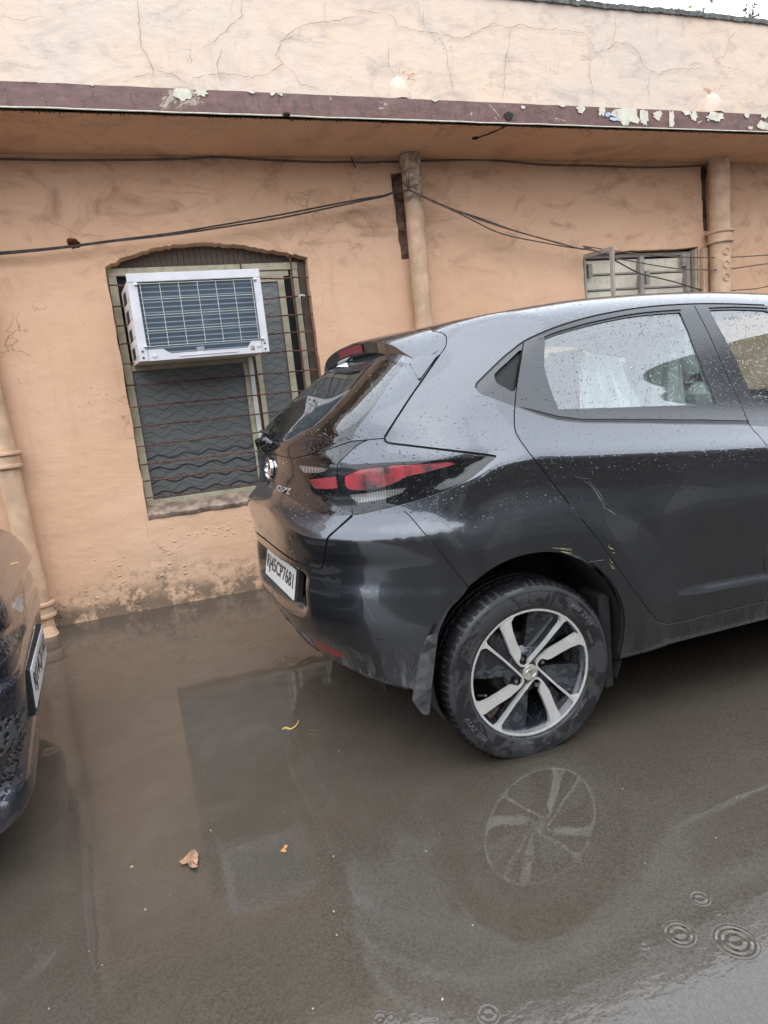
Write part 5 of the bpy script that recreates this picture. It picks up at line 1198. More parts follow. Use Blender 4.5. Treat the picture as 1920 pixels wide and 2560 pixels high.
    for k in range(4):
        pp = [rot(p, k) for p in rib]
        f0 = lambda p: (p[0], ysp(math.hypot(*p), -.0075), p[1]); f1 = lambda p: (p[0], ysp(math.hypot(*p), .008), p[1])
        # refine long edges so the spoke follows its dish
        q = []
        for a, b in zip(pp, pp[1:]+pp[:1]):
            L_ = math.hypot(b[0]-a[0], b[1]-a[1]); m_ = max(1, int(L_/.02))
            for j in range(m_): q.append((a[0]+(b[0]-a[0])*j/m_, a[1]+(b[1]-a[1])*j/m_))
        CP('spoke', MB().prism(q, f0, f1), 'alloy', o)
        # dark wall of the narrow pocket between bar and thin arm, and the dark blade filling half of the wide opening
        poc = [rot(p, k) for p in [(-.112, .160), (-.090, .175), (-.080, .126), (-.062, .073), (-.046, .046), (-.052, .018), (-.075, .052), (-.105, .090), (-.130, .120)]]
        blade = [rot(p, k) for p in [(.125, .165), (.080, .196), (.035, .206), (.018, .190), (.008, .150), (.002, .100), (-.004, .060), (.002, .033), (.060, .0865), (.1115, .140)]]
        CP('spoke_blade', MB().prism(blade, lambda p: (p[0], ysp(math.hypot(*p), .004)+.020*(.5+.5*math.sin(math.atan2(p[1], p[0])*1+k)), p[1]), lambda p: (p[0], ysp(math.hypot(*p), .045), p[1])), 'dark_alloy', o)
        CP('spoke_web', MB().prism(poc, lambda p: (p[0], ysp(math.hypot(*p), .020+.02*(math.hypot(*p) > .1)), p[1]), lambda p: (p[0], ysp(math.hypot(*p), .055), p[1])), 'dark_alloy', o)
        l = rot((-.0225, .048), k)
        CP('lug_nut', MB().lathe([(0, .001), (.0062, .0015), (.0072, .004), (.0072, .024)], 6, c=(l[0], 0, l[1])), 'lug', o)
        CP('lug_pocket', MB().lathe([(.0145, .004), (.0140, .023), (0, .024)], 20, c=(l[0], 0, l[1])), 'lamp_black', o)
    # hub plate with the four lug holes left dark
    mb = MB().lathe([(.0, .016), (.040, .0155), (.066, .020), (.080, .036)], 48); CP('hub_plate', mb, 'dark_alloy', o, smooth=True)
    CP('hub_block', MB().lathe([(.0, .003), (.027, .003), (.0345, .004), (.036, .024)], 36), 'dark_alloy', o, smooth=True)
    cp_ = MB().lathe([(0, -.0045), (.020, -.0045), (.0255, -.0035), (.0268, -.001), (.0268, .01)], 40); CP('centre_cap', cp_, 'cap_silver', o, smooth=True, auto=50)
    lg = MB(); lg.lathe([(.0150, -.0045), (.0160, -.0060), (.0170, -.0045)], 32); lg.v = [(x*1.15, y, z*.85) for x, y, z in lg.v]
    lg.add([(-.010, -.006, .007), (.010, -.006, .007), (.010, -.006, .0045), (-.010, -.006, .0045), (-.0018, -.0058, .0045), (.0018, -.0058, .0045), (.001, -.0058, -.012), (-.001, -.0058, -.012)], [(0, 1, 2, 3), (4, 5, 6, 7)])
    CP('cap_emblem', lg, 'silver_trim', o)
    CP('brake_drum', MB().lathe([(0, .070), (.105, .070), (.112, .078), (.112, .13)], 48), 'disc', o, smooth=True, auto=40)
    CP('valve', MB().tube([(-.176, .030, -.055), (-.160, .006, -.048)], .0035, 8), 'lug', o)
    for ch in [q for q in bpy.data.objects if q.parent == o and q.name.split('.')[0] in RIMP]: ch.scale = (1.04, 1, 1.04)
    return o
RIMP = ('rim_flange', 'rim_edge', 'rim_barrel', 'spoke', 'spoke_blade', 'spoke_web', 'lug_nut', 'lug_pocket', 'hub_plate', 'hub_block')
wh = wheel(.010, -1)
WR = math.radians(1.5); wh.rotation_euler = (0, WR, 0)
for cx, s_ in ((2.52, -1), (.021, 1), (2.52, 1)): wheel(cx, s_, wh)
# --- rear details
def ss(x): return max(-1, min(1, x))
sp = MB(); ysn = np.concatenate([np.linspace(-.552, -.50, 8), np.linspace(-.49, .49, 35), np.linspace(.50, .552, 8)]); prof_n = 9; V = []
fxr = Pchip([(0, -.244), (.3, -.244), (.45, -.226), (.55, -.205), (.612, -.190)]); fzr = Pchip([(0, 1.459), (.2, 1.450), (.3, 1.438), (.4, 1.416), (.5, 1.378), (.56, 1.350), (.612, 1.318)])
for y in ysn:
    ay_ = abs(y); xr = float(fxr(ay_)); zr_ = float(fzr(ay_)); e_ = float(sst(ay_, .50, .60))
    xf = -.058-.028*ay_+SK*y; zf = float(fR(xf-SK*y))-.085*y*y-.004-.045*max(0, ay_-.50)/.1*.6+.002
    q = onbody([(xf-SK*y, y, zf)])[0]; zf = q[2]+.003
    th = .052*(1-e_)+.070*e_
    rowp = [(xf, zf-.02, 0), (xf, zf+.001, 0), (xf*.7+xr*.3, zf*.68+zr_*.32+.007, .002), (xf*.3+xr*.7, zf*.27+zr_*.73+.006, .004), (xr+.006, zr_+.001, .004), (xr, zr_-.006, .004), (xr+.004+.02*e_, zr_-th+.006, 0), (xr+.014+.02*e_, zr_-th, -.004), (xf-.03, zr_-th-.005+.01*e_, -.04*e_-.004)]
    sg = 1 if y > 0 else -1
    V += [(p[0]-SK*y, y+sg*p[2]*(ay_ > .5), p[1]) for p in rowp]
VA = np.array(V).reshape(len(ysn), prof_n, 3)      # towards its ends the wing settles on to the body
for i_, y in enumerate(ysn):
    e_ = float(sst(abs(y), .40, .548)); r_ = VA[i_]; Q_, k_ = march(np.column_stack([r_[:, 0], r_[:, 1], 0*r_[:, 0]+1.75]), np.tile([0, 0, -1.], (prof_n, 1)), 0, 1.2, 200)
    off = np.array([-.010, -.0015, .002, .003, .003, .001, -.006, -.008, -.012]); VA[i_, :, 2] = r_[:, 2]*(1-e_)+(Q_[:, 2]+off)*e_
V = [tuple(v) for v in VA.reshape(-1, 3)]
n_ = len(ysn); sp.add(V, [(i*prof_n+k, (i+1)*prof_n+k, (i+1)*prof_n+k+1, i*prof_n+k+1) for i in range(n_-1) for k in range(prof_n-1)]+[tuple(range(prof_n)), tuple((n_-1)*prof_n+k for k in range(prof_n))[::-1]])
spo = CP('spoiler', sp, 'grey_paint', smooth=True, auto=38)
# darker underside insert and the high brake lamp in its rear edge
br = MB(); V = []
for y in np.linspace(-.14, .14, 12):
    xr = float(fxr(abs(y))); zr_ = float(fzr(abs(y))); V += [(xr-.0035-SK*y, y, zr_-.012), (xr-.0005-SK*y, y, zr_-.042)]
br.add(V, [(2*i, 2*i+1, 2*i+3, 2*i+2) for i in range(11)]); br.add([(v[0]+.012, v[1], v[2]) for v in V], [(2*i, 2*i+2, 2*i+3, 2*i+1) for i in range(11)])
CP('brake_lamp', br, 'dark_red_lens', spo)
# side fins that carry the spoiler down beside the glass
fin_px = px('4', [(1238, 284), (1136, 424), (1124, 424), (1098, 383), (1078, 340), (1064, 322), (1090, 300), (1150, 282), (1205, 272)])
Qf, okf = fromcam(fin_px); Nf = normal(Qf)
for sg in (1, -1):
    A = (Qf+Nf*.006)*np.array([1, sg, 1]); B = (Qf-Nf*.004)*np.array([1, sg, 1]); n_ = len(A); P2 = [(float(a[0]), float(a[2])) for a in Qf]
    t2 = tri2d(P2); CP('spoiler_fin', MB().add(list(A)+list(B), [tuple(t) for t in t2]+[tuple(n_+i for i in t) for t in t2]+[(i, (i+1) % n_, n_+(i+1) % n_, n_+i) for i in range(n_)]), 'grey_paint', spo)
# stickers on the rear glass, seen through it below the spoiler
for (pp, mt) in ((((605, 345), (680, 345), (672, 318), (640, 318)), 'seat_white'), (((640, 312), (705, 305), (712, 292), (655, 297)), 'seat_white')):
    Q, ok = fromcam(px('4', pp)); N_ = normal(Q); CP('window_sticker', MB().add(Q+N_*.0008, [(0, 1, 2, 3)]), mt, tg)
# wiper
w0 = fromcam(px('4', [(165, 790), (225, 830), (150, 770)]))[0]
base_w = onbody([(-.66, .0, 1.098)])[0]; 
mb = MB(); mb.lathe([(0, .0), (.020, .002), (.026, .010), (.028, .035)], 18); mb.v = [(base_w[0]-.030+y*.9, x+.02, base_w[2]+z+y*.1) for x, y, z in mb.v]
wp = CP('wiper', mb, 'gloss_black', smooth=True, auto=50)
arm = MB(); arm.tube([(base_w[0]-.030, .02, base_w[2]), (base_w[0]-.040, .0, base_w[2]+.024), (base_w[0]-.012, -.045, base_w[2]+.030), (base_w[0]+.005, -.075, base_w[2]+.012)], [.017, .015, .010, .006], 8); CP('wiper_arm', arm, 'gloss_black', wp, smooth=True)
arm = MB(); pa = [onbody([(-.6, y, z)])[0]+normal(onbody([(-.6, y, z)]))[0]*.014 for y, z in ((.02, 1.125), (.15, 1.128), (.30, 1.13), (.36, 1.132))]; arm.tube(pa, [.008, .007, .006, .004], 6); CP('wiper_blade', arm, 'matte_black', wp)
# emblem and name
em = fromcam(px('full', [(666, 1163)]))[0][0]; en = normal(np.array([em]))[0]
e0 = onbody([(-.64, 0, 1.000)])[0]; en = normal(np.array([e0]))[0]; eu = np.array([0, 0, 1.])-en*en[2]; eu /= np.linalg.norm(eu); er = np.cross(en, eu)
def onplate(c, n_, u_, V_, off=0): r_ = np.cross(u_, n_)*1.0; return [c+r_*a+u_*b+n_*(cc+off) for a, b, cc in V_]
mb = MB(); K_ = 40; V = []
for k in range(K_):
    t = 2*PI*k/K_
    for (ra, rb, h) in ((.060, .045, .004), (.058, .0435, .014), (.051, .037, .015), (.049, .035, .004)): V.append((ra*math.cos(t), rb*math.sin(t), h))
ringv = onplate(e0, en, eu, V); mb.add(ringv, [(k*4+j, ((k+1) % K_)*4+j, ((k+1) % K_)*4+j+1, k*4+j+1) for k in range(K_) for j in range(3)])
emb = CP('emblem', mb, 'chrome', tg, smooth=True, auto=50)
tm = MB(); arcs = [(-.034, .020), (-.018, .023), (0, .024), (.018, .023), (.034, .020)]
tm.tube([onplate(e0, en, eu, [(a, b, .010)])[0] for a, b in arcs], .0042, 6); tm.tube([onplate(e0, en, eu, [(0, .022, .010)])[0], onplate(e0, en, eu, [(-.003, -.01, .010)])[0], onplate(e0, en, eu, [(-.012, -.036, .009)])[0]], [.005, .0042, .003], 6); tm.tube([onplate(e0, en, eu, [(0, .022, .010)])[0], onplate(e0, en, eu, [(.003, -.01, .010)])[0], onplate(e0, en, eu, [(.012, -.036, .009)])[0]], [.005, .0042, .003], 6)
CP('emblem_mark', tm, 'chrome', tg, smooth=True)
mb = MB(); mb.add(onplate(e0, en, eu, [(.058*math.cos(2*PI*k/32), .0435*math.sin(2*PI*k/32), .0042) for k in range(32)]), [tuple(range(32))]); CP('emblem_back', mb, 'lamp_black', tg)
# letters: placed along the black panel from the middle towards the near lamp
lets = [('A', (420, 1400)), ('L', (430, 1400)), ('T', (590, 1440)), ('R', (730, 1540)), ('O', (850, 1570)), ('Z', (1010, 1620))]
lp_px = [(a*.1085+620, b*.1085+1050) for _, (a, b) in lets]
Ql, okl = fromcam(lp_px); ylet = [.235, .14, .045, -.05, -.145, -.24]
Zl = float(np.median(Ql[2:, 2])); print('letters', np.round(Ql, 3))
yl = list(Ql[:, 1]); 
sp_ = (Ql[5, 1]-Ql[3, 1])/2
for i, (ch, _) in enumerate(lets):
    yy = Ql[3, 1]+sp_*(i-3); zz = Ql[3, 2]+(Ql[5, 2]-Ql[3, 2])/2*(i-3)
    zz = (Ql[3, 2]+Ql[5, 2])/2
    c = onbody([(-.66, yy, zz)])[0]; n_ = normal(np.array([c]))[0]; u_ = np.array([0, 0, 1.])-n_*n_[2]; u_ /= np.linalg.norm(u_)
    V_, Fc = text_mesh(ch, .040, .0022, 1, .0006); CP('letter', MB().add(onplate(c, n_, u_, [(a*1.25, b*.8, d) for a, b, d in V_], .003), Fc), 'chrome', tg)
# number plate
pc_ = np.array([-.650, 0., .568]); tilt = math.radians(12)
ya_ = math.atan(SK)*1.1; n_ = np.array([-math.cos(tilt)*math.cos(ya_), -math.cos(tilt)*math.sin(ya_), math.sin(tilt)]); u_ = np.array([math.sin(tilt)*math.cos(ya_), math.sin(tilt)*math.sin(ya_), math.cos(tilt)])
def slab(c, n_, u_, wd, hg, th, bev=.002):
    mb = MB().box(-wd/2, wd/2, -th/2, th/2, -hg/2, hg/2, bev); r_ = np.cross(u_, n_); mb.v = [tuple(c+r_*x+u_*z+n_*(-y)) for x, y, z in mb.v]; return mb
pl = CP('plate_holder', slab(pc_+np.array([.016, 0, -.004]), n_, u_, .530, .150, .026, .004), 'matte_black')
CP('plate_bracket', slab(pc_+np.array([.048, 0, .0]), n_, u_, .46, .135, .05, .004), 'satin_black', pl)
CP('number_plate', slab(pc_, n_, u_, .500, .120, .004, .001), 'plate_white', pl)
V_, Fc = text_mesh('RJ45CP7681', .098, .0006, 1.0, .0012); wdt = V_[:, 0].max()-V_[:, 0].min(); V_[:, 0] *= .455/wdt; V_[:, 1] *= .076/(V_[:, 1].max()-V_[:, 1].min()); V_[:, 1] -= (V_[:, 1].max()+V_[:, 1].min())/2; V_[:, 0] -= (V_[:, 0].max()+V_[:, 0].min())/2
CP('plate_number', MB().add(onplate(pc_, n_, u_, [(a, b, c) for a, b, c in V_], .0030), Fc), 'plate_ink', pl)
# mud flap behind... ahead of the tyre
fp = px('6', [(1178, 800), (1200, 782), (1243, 770), (1236, 840), (1222, 960), (1205, 1100), (1192, 1262), (1180, 1276), (1150, 1272), (1120, 1236), (1090, 1190), (1108, 1060), (1140, 900)])
def onloc_plane(p, y0):
    D = ray(*p); Dl = np.array([_c*D[0]+_s*D[1], -_s*D[0]+_c*D[1], D[2]]); t = (y0-CAML[1])/Dl[1]; return CAML+Dl*t
ff = [onloc_plane(p, -.868+.02*(i > 5)) for i, p in enumerate(fp)]
A = np.array(ff); B = A+np.array([.004, .10, 0]); n_f = len(A); t2 = tri2d([(a[0], a[2]) for a in A])
mf = CP('mud_flap', MB().add(list(A)+list(A+np.array([0, .012, 0])), [tuple(t) for t in t2]+[tuple(n_f+i for i in t) for t in t2]+[(i, (i+1) % n_f, n_f+(i+1) % n_f, n_f+i) for i in range(n_f)]), 'mudflap')
# scratches on the near rear door and arch (paint marks lying on the surface)
def mark(tg_, pts, w_, mat, seed=0, parent=shell):
    Q, ok = fromcam(px(tg_, [tuple(p) for p in catmull(pts, 5)])); N_ = normal(Q); Tn = np.gradient(Q, axis=0); Tn /= np.linalg.norm(Tn, axis=1, keepdims=True); Bn = np.cross(N_, Tn); r_ = random.Random(seed)
    ww = np.array([w_*.6*r_.uniform(.25, 1)*math.sin(PI*(i+.5)/len(Q))**.5 for i in range(len(Q))])[:, None]
    A = Q+Bn*ww+N_*.0006; B = Q-Bn*ww+N_*.0006; n_ = len(Q); CP('scratch', MB().add(list(A)+list(B), [(i, i+1, n_+i+1, n_+i) for i in range(n_-1)]), mat, parent)
for i, (tg_, pp, w_, mt) in enumerate([('5', [(655, 1095), (700, 1130), (740, 1190), (770, 1240)], .0035, 'scratch_pale'), ('5', [(680, 1095), (730, 1150), (775, 1225)], .002, 'scratch_pale'), ('5', [(760, 1240), (800, 1262), (830, 1282)], .0045, 'scratch_pale'), ('5', [(600, 1070), (640, 1080), (690, 1085)], .003, 'scratch_pale'),
        ('r3', [(388, 515), (395, 540), (428, 552)], .0035, 'scratch_yellow'), ('r3', [(415, 582), (440, 580)], .0018, 'scratch_yellow'), ('r3', [(395, 630), (410, 650), (425, 668)], .0022, 'scratch_yellow'), ('r3', [(400, 665), (415, 700), (437, 708)], .0025, 'scratch_yellow'), ('r3', [(418, 685), (432, 700)], .002, 'scratch_yellow'),
        ('r3', [(0, 548), (50, 556), (100, 560)], .0018, 'scratch_yellow'), ('r3', [(5, 568), (50, 578), (95, 584)], .0035, 'scratch_yellow'), ('r3', [(-60, 540), (-20, 545), (40, 545), (90, 548)], .0018, 'scratch_yellow'), ('r3', [(230, 655), (290, 645), (350, 637)], .0035, 'scratch_pale'), ('r3', [(0, 530), (60, 505), (110, 480)], .001, 'scratch_pale'),
        ('6', [(770, 530), (800, 600), (850, 690)], .0035, 'scratch_pale'), ('6', [(765, 528), (845, 535)], .002, 'scratch_pale'), ('5', [(700, 1040), (702, 1060)], .003, 'scratch_pale')]):
    mark(tg_, pp, w_, mt, i)
# --- cabin
cl_ = [(640, 425), (680, 412), (760, 412), (828, 420), (850, 450), (880, 500), (930, 590), (960, 602), (952, 690), (930, 700), (740, 708), (600, 706), (596, 560), (612, 470)]
cq = [onloc_plane(p, -.43) for p in px('5', cl_)]; ct = tri2d([(a[0], a[2]) for a in cq]); n_c = len(cq)
def rbox(x0, x1, y0, y1, z0, z1, b=.03, lean=0):
    mb = MB().box(x0, x1, y0, y1, z0, z1, b)
    if lean: mb.v = [(x-(z-z0)*lean, y, z) for x, y, z in mb.v]
    return mb
CP('parcel_shelf', rbox(-.50, -.02, -.44, .44, 1.0, 1.02, .008), 'cabin_dark'); CP('boot_floor', rbox(-.55, .1, -.55, .55, .5, .55, .01), 'cabin_dark')
rs_ = CP('rear_seat', rbox(.10, .26, -.50, .50, .60, 1.16, .04, .18), 'seat_white', smooth=True, auto=50)
CP('seat_cushion', rbox(.22, .75, -.50, .50, .42, .62, .05), 'seat_white', rs_, smooth=True, auto=50)
for y in (-.38, 0, .38): CP('headrest', rbox(-.04, .055, y-.13, y+.13, 1.17, 1.34, .035, .1), 'seat_white', rs_, smooth=True, auto=60)
for y in (-.36, .36):
    fs = CP('front_seat', rbox(1.18, 1.32, y-.25, y+.25, .55, 1.16, .045, .28), 'seat_white', smooth=True, auto=50)
    CP('seat_cushion', rbox(1.20, 1.70, y-.25, y+.25, .40, .58, .05), 'seat_white', fs, smooth=True, auto=50)
    CP('headrest', rbox(.985, 1.08, y-.14, y+.14, 1.16, 1.37, .035, .1), 'seat_white', fs, smooth=True, auto=60)
    dr = MB(); V = []; rr_ = random.Random(2)
    for j in range(8):
        for i in range(13):
            t = i/12; z = 1.36-.065*j; spread = .13+.018*j; V.append((.955-.012*j+.012*math.sin(i*1.9+j*.2), y-spread+2*spread*t, z-.015*math.sin(i*1.3)))
    dr.add(V, [(j*13+i, j*13+i+1, (j+1)*13+i+1, (j+1)*13+i) for j in range(7) for i in range(12)]); CP('seat_cover', dr, 'seat_white', fs, smooth=True)
mbc = MB(); xs_c = np.linspace(cq[0][0], max(a[0] for a in cq), 40); zt_ = max(a[2] for a in cq); zb_ = min(a[2] for a in cq); x0c = min(a[0] for a in cq); V = []
for j in range(22):
    t_ = j/21; z_ = zt_+(zb_-zt_)*t_; xa_c = x0c+.03*(1-t_); xb_c = cq[3][0]+(cq[7][0]-cq[3][0])*min(1, t_*1.25)**.8
    for i in range(40):
        u_c = i/39; V.append((xa_c+(xb_c-xa_c)*u_c, -.43-.022*math.sin(u_c*17+t_*2.2)*(.3+t_)-.012*math.sin(u_c*41+t_), z_-.02*(2*u_c-1)**2*(1-t_)))
mbc.add(V, [(j*40+i, j*40+i+1, (j+1)*40+i+1, (j+1)*40+i) for j in range(21) for i in range(39)]); CP('seat_cover', mbc, 'seat_white', rs_, smooth=True)
CP('dashboard', rbox(1.95, 2.35, -.70, .70, .72, 1.02, .05), 'cabin_dark', smooth=True)
st_ = MB().lathe([(.175, -.012), (.190, -.002), (.180, .012), (.166, .002)], 40, close=True); st_.v = [(1.80+y*.9-z*.35, x-.36, .98+z*.9+y*.3) for x, y, z in st_.v]; CP('steering_wheel', st_, 'cabin_dark', smooth=True)
# door mirror on the near side, further forward than the photograph shows
CP('door_mirror', rbox(1.86, 1.98, -1.0, -.84, .99, 1.11, .03), 'gloss_black', smooth=True)
# ================================================================== THE DARK CAR AT THE LEFT EDGE (only its nose is in the picture)
lcar = empty('car', (-2.6, 2.4, 0), label='nose of a dark wet car at the left edge with black grille and white plate', cat='car')
prof = [(-4.35, .35), (-4.40, .75), (-4.25, 1.05), (-3.7, 1.44), (-2.9, 1.52), (-2.2, 1.45), (-1.55, 1.05), (-1.40, 1.01), (-1.1, .985), (-.86, .945), (-.70, .905), (-.62, .865), (-.575, .815), (-.553, .765), (-.545, .73), (-.565, .725), (-.572, .69), (-.555, .645), (-.556, .60), (-.545, .575), (-.548, .53), (-.556, .47), (-.568, .41), (-.60, .375), (-.625, .34), (-.628, .315), (-.600, .300), (-.582, .285), (-.574, .262), (-.580, .225), (-.62, .185), (-.75, .15)]
pr = catmull(prof, 6); pr = [np.array(p) for p in pr]
PX = []
for a, b in zip(pr[:-1], pr[1:]):
    L = np.linalg.norm(b-a); k = max(1, int(L/(.0045 if a[0] > -1.0 else .08)))
    for j in range(k): PX.append(a+(b-a)*j/k)
PX.append(pr[-1]); PX = np.array(PX)
ysr = np.concatenate([np.linspace(1.55, 2.3, 150), np.linspace(2.31, 2.9, 70), np.linspace(2.92, 3.25, 12)])
def lpt(x, z, Y):
    d = max(0, 2.0-Y); e = max(0, Y-2.95); back = .75*d*d+26*d**4+.9*e*e+20*e**4; fz = min(1, max(0, (z-.15)/.1))
    w_ = 0 if x > -1.5 else (min(1, (-1.5-x)/.6)*max(0, z-.9)*.45)
    Yc = 2.4+(Y-2.4)*(1-w_)
    return (x+.13*(2.4-Y)*(1 if x > -1.6 else 0)-back*(1 if x > -1.3 else max(0, 1+(x+1.3)/1.5)), Yc, z-(.06*((Y-2.4)/.85)**4 if z > .7 else 0))
G = np.array([[lpt(x, z, Y) for Y in ysr] for x, z in PX]); nP, nY = G.shape[:2]
Fq = np.array([(i*nY+j, i*nY+j+1, (i+1)*nY+j+1, (i+1)*nY+j) for i in range(nP-1) for j in range(nY-1)]); GV = G.reshape(-1, 3)
cenq = GV[Fq].mean(1); dq = cenq-CAM; zq_ = dq@WW; pq = np.column_stack([960+F*(dq@RR)/zq_, 1280-F*(dq@UU)/zq_]); e1_ = GV[Fq[:, 1]]-GV[Fq[:, 0]]; e2_ = GV[Fq[:, 3]]-GV[Fq[:, 0]]; fn_ = np.cross(e1_, e2_); fn_ *= np.sign(fn_[:, :1]*.6+fn_[:, 2:]*.8+1e-12); front = (zq_ > 0) & (cenq[:, 0] > -1.1) & ((fn_*dq).sum(1) < 0)
def PP(tg, pts): return np.array([tuple(a) for a in catmull(px(tg, pts), 3, closed=True)])
LR = [('chrome_bar', 'satin_gold', PP('h1', [(-300, 1800), (0, 1590), (200, 1470), (380, 1290), (455, 1225), (468, 1270), (400, 1400), (300, 1490), (0, 1690), (-300, 1900)])),
      ('daytime_lamp', 'lamp_grey', PP('h1', [(230, 1090), (300, 960), (400, 830), (440, 855), (455, 980), (450, 1120), (420, 1180), (330, 1130)])),
      ('mesh_grille', 'mesh_black', PP('h1', [(-200, 1980), (0, 1750), (250, 1560), (420, 1440), (520, 1480), (440, 1750), (300, 1900), (200, 1985), (60, 2020), (0, 1965), (-200, 2050)])),
      ('hood', 'left_paint', np.array(px('h1', [(-2500, 3000), (-2500, -3000), (500, -600), (430, 260), (452, 430), (440, 500), (330, 740), (120, 960), (0, 1180), (-300, 1500)]))),
      ('grille', 'gloss_black', np.array(px('h1', [(-300, 1500), (0, 1180), (120, 960), (330, 740), (440, 500), (470, 700), (500, 950), (545, 1180), (530, 1450), (450, 1750), (250, 2040), (120, 2080), (-40, 1990), (-300, 2300)]))),
      ('bumper', 'left_paint', np.vstack([px('h1', [(452, 430), (560, 540), (680, 900), (800, 1200), (900, 1500)]), px('h3', [(560, 100), (400, 420), (300, 380), (290, 400), (240, 520), (200, 560), (100, 655), (0, 655), (-400, 700)]), px('h1', [(-300, 2300), (-40, 1990), (120, 2080), (250, 2040), (450, 1750), (530, 1450), (545, 1180), (500, 950)])])),
      ('lower_grille', 'mesh_black', np.array(px('h3', [(-400, 700), (0, 655), (100, 655), (200, 560), (240, 520), (300, 380), (400, 420), (470, 450), (440, 580), (330, 700), (300, 850), (270, 990), (180, 1270), (90, 1520), (0, 1690), (-400, 2300)]))),
      ('lip', 'left_paint', np.array(px('h3', [(700, 100), (900, 3000), (-900, 5000), (-900, 2900), (-400, 2300), (0, 1690), (90, 1520), (180, 1270), (270, 990), (300, 850), (330, 700), (440, 580), (470, 450)])))]
simple('satin_gold', (.30, .24, .19), .3, .8, var=.1, bump=.1); simple('lamp_grey', (.26, .29, .33), .25, .2, var=.2)
t = MT('mesh_black'); v = t.ramp(t.vor(48)[0], .30, .52); t.set(color=t.mix(v, (.006, .006, .007), (.055, .057, .06)), rough=.35, normal=t.bump(v, 1, .012)); M['mesh_black'] = t.m
labq = np.full(len(Fq), 'body_shell', dtype=object); dn = ~front
for nm, mt, Pg in LR:
    i_ = inpoly(pq, Pg) & ~dn; labq[i_] = nm; dn |= i_
dvec = np.gradient(G, axis=0), np.gradient(G, axis=1); nv = np.cross(dvec[1], dvec[0]).reshape(-1, 3); nv /= np.linalg.norm(nv, axis=1, keepdims=True)+1e-12
nv[nv[:, 0] < -.0] *= 1
wind = (cenq[:, 0] < -1.55) & (cenq[:, 0] > -2.2)
for nm, mt in [(a, b) for a, b, c in LR]+[('body_shell', 'left_paint')]:
    s_ = Fq[labq == nm]
    if not len(s_): continue
    used = np.unique(s_); mp = -np.ones(len(GV), int); mp[used] = np.arange(len(used)); ins = 0 if nm in ('grille', 'mesh_grille', 'lower_grille') else 0
    mb = MB(); A = GV[used]-np.array([ins, 0, 0]); mb.add(A, mp[s_]); P(nm, mb, mt, lcar, smooth=True, auto=75)
for Y in (1.55, 3.25):
    j = 0 if Y < 2 else nY-1; mb = MB(); V = [tuple(G[i, j]) for i in range(nP)]; V2_ = [(x, y, .25) for x, y, z in V]; mb.add(V+V2_, [(i, i+1, nP+i+1, nP+i) for i in range(nP-1)]); P('side_panel', mb, 'left_paint', lcar)
P('underbody', MB().box(-4.2, -.8, 1.65, 3.1, .2, .4), 'under_black', lcar)
for x in (-3.6, -1.35):
    for y in (1.58, 3.02): P('wheel', MB().lathe([(.0, 0), (.2, .0), (.29, -.01), (.305, .02), (.305, .18), (.2, .19)], 36, c=(x, y, .305)), 'tread', lcar, smooth=True, auto=40)
# number plate on its holder
pn = onY(px('8a', [(395, 1580)])[0], 2.057); pf = onY(px('8a', [(540, 1010)])[0], 2.70)
ntop = np.array([-.492, 2.057, .546]); ftop = np.array([-.585, 2.745, .488]); nbot = np.array([-.497, 2.057, .426]); fbot = np.array([-.588, 2.745, .367])
e1 = (ftop-ntop); e2 = nbot-ntop; nn_ = np.cross(e2, e1); nn_ /= np.linalg.norm(nn_); nn_ = nn_ if nn_[0] > 0 else -nn_
def pq_(u, v, w_=0): return ntop+e1*u+e2*v+nn_*w_
def pslab(u0, u1, v0, v1, w0, w1): return MB().add([pq_(u, v, w_) for u in (u0, u1) for v in (v0, v1) for w_ in (w0, w1)], [(0, 1, 3, 2), (4, 6, 7, 5), (0, 4, 5, 1), (2, 3, 7, 6), (0, 2, 6, 4), (1, 5, 7, 3)])
ho = P('plate_holder', pslab(-.035, 1.03, -.04, 1.13, -.028, -.003), 'matte_black', lcar); P('plate_bracket', pslab(.05, .95, .0, 1.0, -.10, -.029), 'satin_black', lcar)
npl = P('number_plate', pslab(0, 1, 0, 1, -.002, .0015), 'plate_white', lcar)
V_, Fc = text_mesh('RJ14CJ1163', .1, .0006, 1, .0012); V_[:, 0] = (V_[:, 0]-V_[:, 0].min())/(V_[:, 0].max()-V_[:, 0].min()); V_[:, 1] = (V_[:, 1]-V_[:, 1].min())/(V_[:, 1].max()-V_[:, 1].min())
P('plate_number', MB().add([pq_(.05+.90*a, .80-.62*b, .0022+c) for a, b, c in V_], Fc), 'plate_ink', lcar)
# ================================================================== LEAVES AND BITS ON THE WATER
def zat(p, tg, z=ZWAT): return onZ(px(tg, [p])[0], z)
def crumple(name, tg, outline, mat, label, amp=.006, cat='leaf', group=None):
    Q = [zat(p, tg) for p in outline]; c = sum(Q)/len(Q); rr = random.Random(len(outline)); mb = MB()
    ring_ = [q+np.array([0, 0, .002+rr.uniform(0, amp)]) for q in Q]; mid = [c+(q-c)*.5+np.array([0, 0, .002+rr.uniform(0, amp*1.3)]) for q in Q]; n = len(Q)
    V = ring_+mid+[c+np.array([0, 0, amp])]; V2_ = [v-np.array([0, 0, .0012]) for v in V]
    f = [(i, (i+1) % n, n+(i+1) % n, n+i) for i in range(n)]+[(n+i, n+(i+1) % n, 2*n) for i in range(n)]
    b = len(V); f2 = [tuple(b+k for k in q[::-1]) for q in f]+[(i, b+i, b+(i+1) % n, (i+1) % n) for i in range(n)]
    mb.add(V+V2_, f+f2); o = obj(name, mb, mat); tag(o, label, cat, group); return o
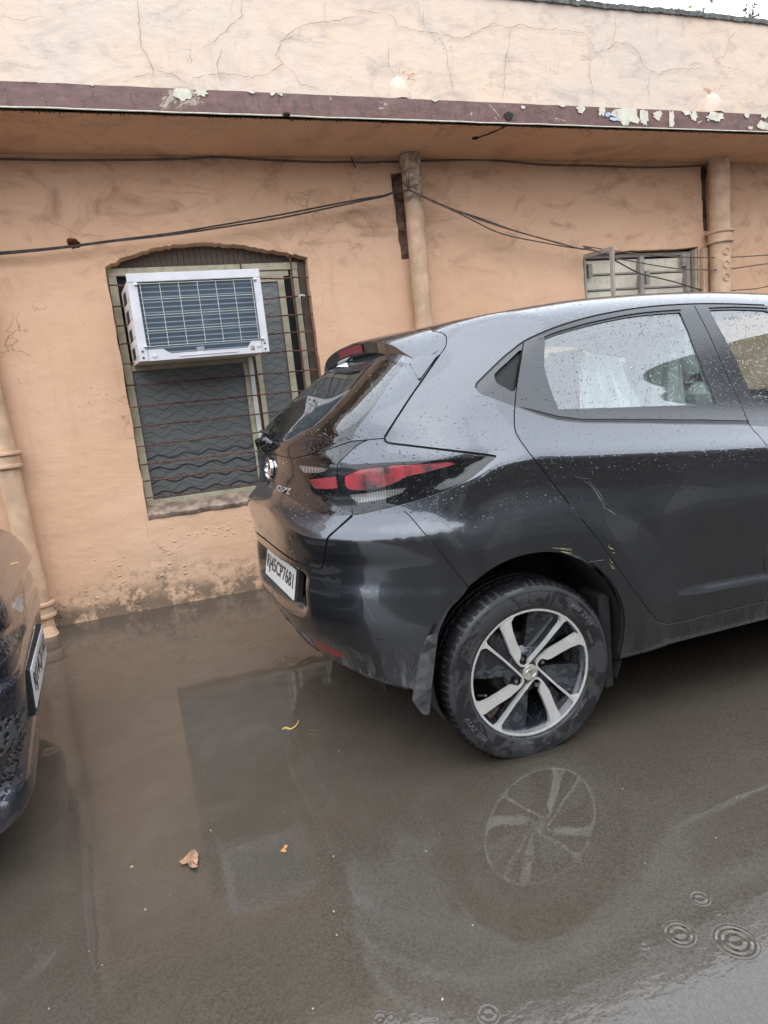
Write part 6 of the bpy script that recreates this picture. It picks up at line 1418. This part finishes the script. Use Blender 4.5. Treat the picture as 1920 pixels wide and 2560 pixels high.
crumple('leaf', 'c4', [(826, 566), (845, 572), (858, 590), (858, 622), (850, 632), (858, 640), (850, 650), (832, 650), (818, 640), (815, 628), (790, 632), (776, 625), (790, 606), (805, 592)], 'leaf_brown', 'crumpled brown leaf floating in the middle of the muddy water', .011)
crumple('leaf', 'c4', [(1228, 545), (1243, 543), (1240, 556), (1232, 560), (1238, 570), (1226, 575), (1212, 572), (1216, 562), (1226, 558)], 'leaf_orange', 'small orange leaf fragment floating to the right of the brown leaf', .003)
mb = MB(); Q = [zat(p, 'c4')+np.array([0, 0, h]) for p, h in (((1218, 42), .001), ((1235, 38), .004), ((1255, 42), .003), ((1275, 35), .006), ((1290, 22), .012), ((1288, 14), .014))]; mb.tube(catmull(Q, 3), [.002, .003, .004, .0045, .0045, .004, .0035, .003, .003, .003, .003, .0025, .0025, .002, .002, .0015], 6)
o = obj('leaf', mb, 'leaf_yellow', smooth=True); tag(o, 'curled yellow leaf stalk floating behind the bumper of the grey hatchback', 'leaf')
mb = MB(); rr = random.Random(8)
for i in range(5):
    a = zat((1365+rr.uniform(-22, 22), 55+rr.uniform(-9, 9)), 'c4'); mb.tube([a+np.array([0, 0, .002]), a+np.array([rr.uniform(-.02, .02), rr.uniform(-.01, .01), .005])], .0016, 5)
o = obj('twig', mb, 'stem'); tag(o, 'little tangle of dark twigs floating right of the yellow stalk', 'twig')
base = None
for k, (tg, p) in enumerate([('c4', (570, 635)), ('c4', (735, 755)), ('c4', (628, 820)), ('c4', (442, 1060)), ('c4', (385, 1000)), ('c4', (1441, 590)), ('c4', (1442, 828)), ('c4', (1463, 135)), ('c4', (212, 1248)), ('c4', (1455, 930)), ('c5', (180, 568)), ('c5', (383, 888)), ('c5', (1030, 298)), ('c5', (1523, 335)), ('c5', (1127, 620)), ('c5', (253, 1208)), ('c5', (1435, 510)), ('c4', (1352, 1248)), ('c4', (1230, 400)), ('c4', (910, 478))]):
    a = zat(p, tg)
    if base is None:
        mb = MB(); mb.box(-.0022, .0022, -.0015, .0016, -.0012, .001, .0004); base = obj('speck', mb, 'pebble'); o = base
    else: o = base.copy(); col.objects.link(o)
    s_ = random.Random(k).uniform(.6, 1.25)*(1.5 if k == 0 else 1); o.location = (a[0], a[1], ZWAT+.001); o.scale = (s_, s_, s_); o.rotation_euler = (0, 0, k*1.3)
    tag(o, 'tiny pale bit of grit on the muddy water', 'grit', 'pale specks scattered on the water')
hp = onY(px('h1', [(280, 235)])[0], 2.35); mb = MB(); mb.box(hp[0]-.012, hp[0]+.012, hp[1]-.004, hp[1]+.004, hp[2]-.0, hp[2]+.003, .001, ang=.5); o = obj('leaf', mb, 'leaf_yellow'); tag(o, 'tiny yellow leaf scrap stuck on the hood of the left car', 'leaf')
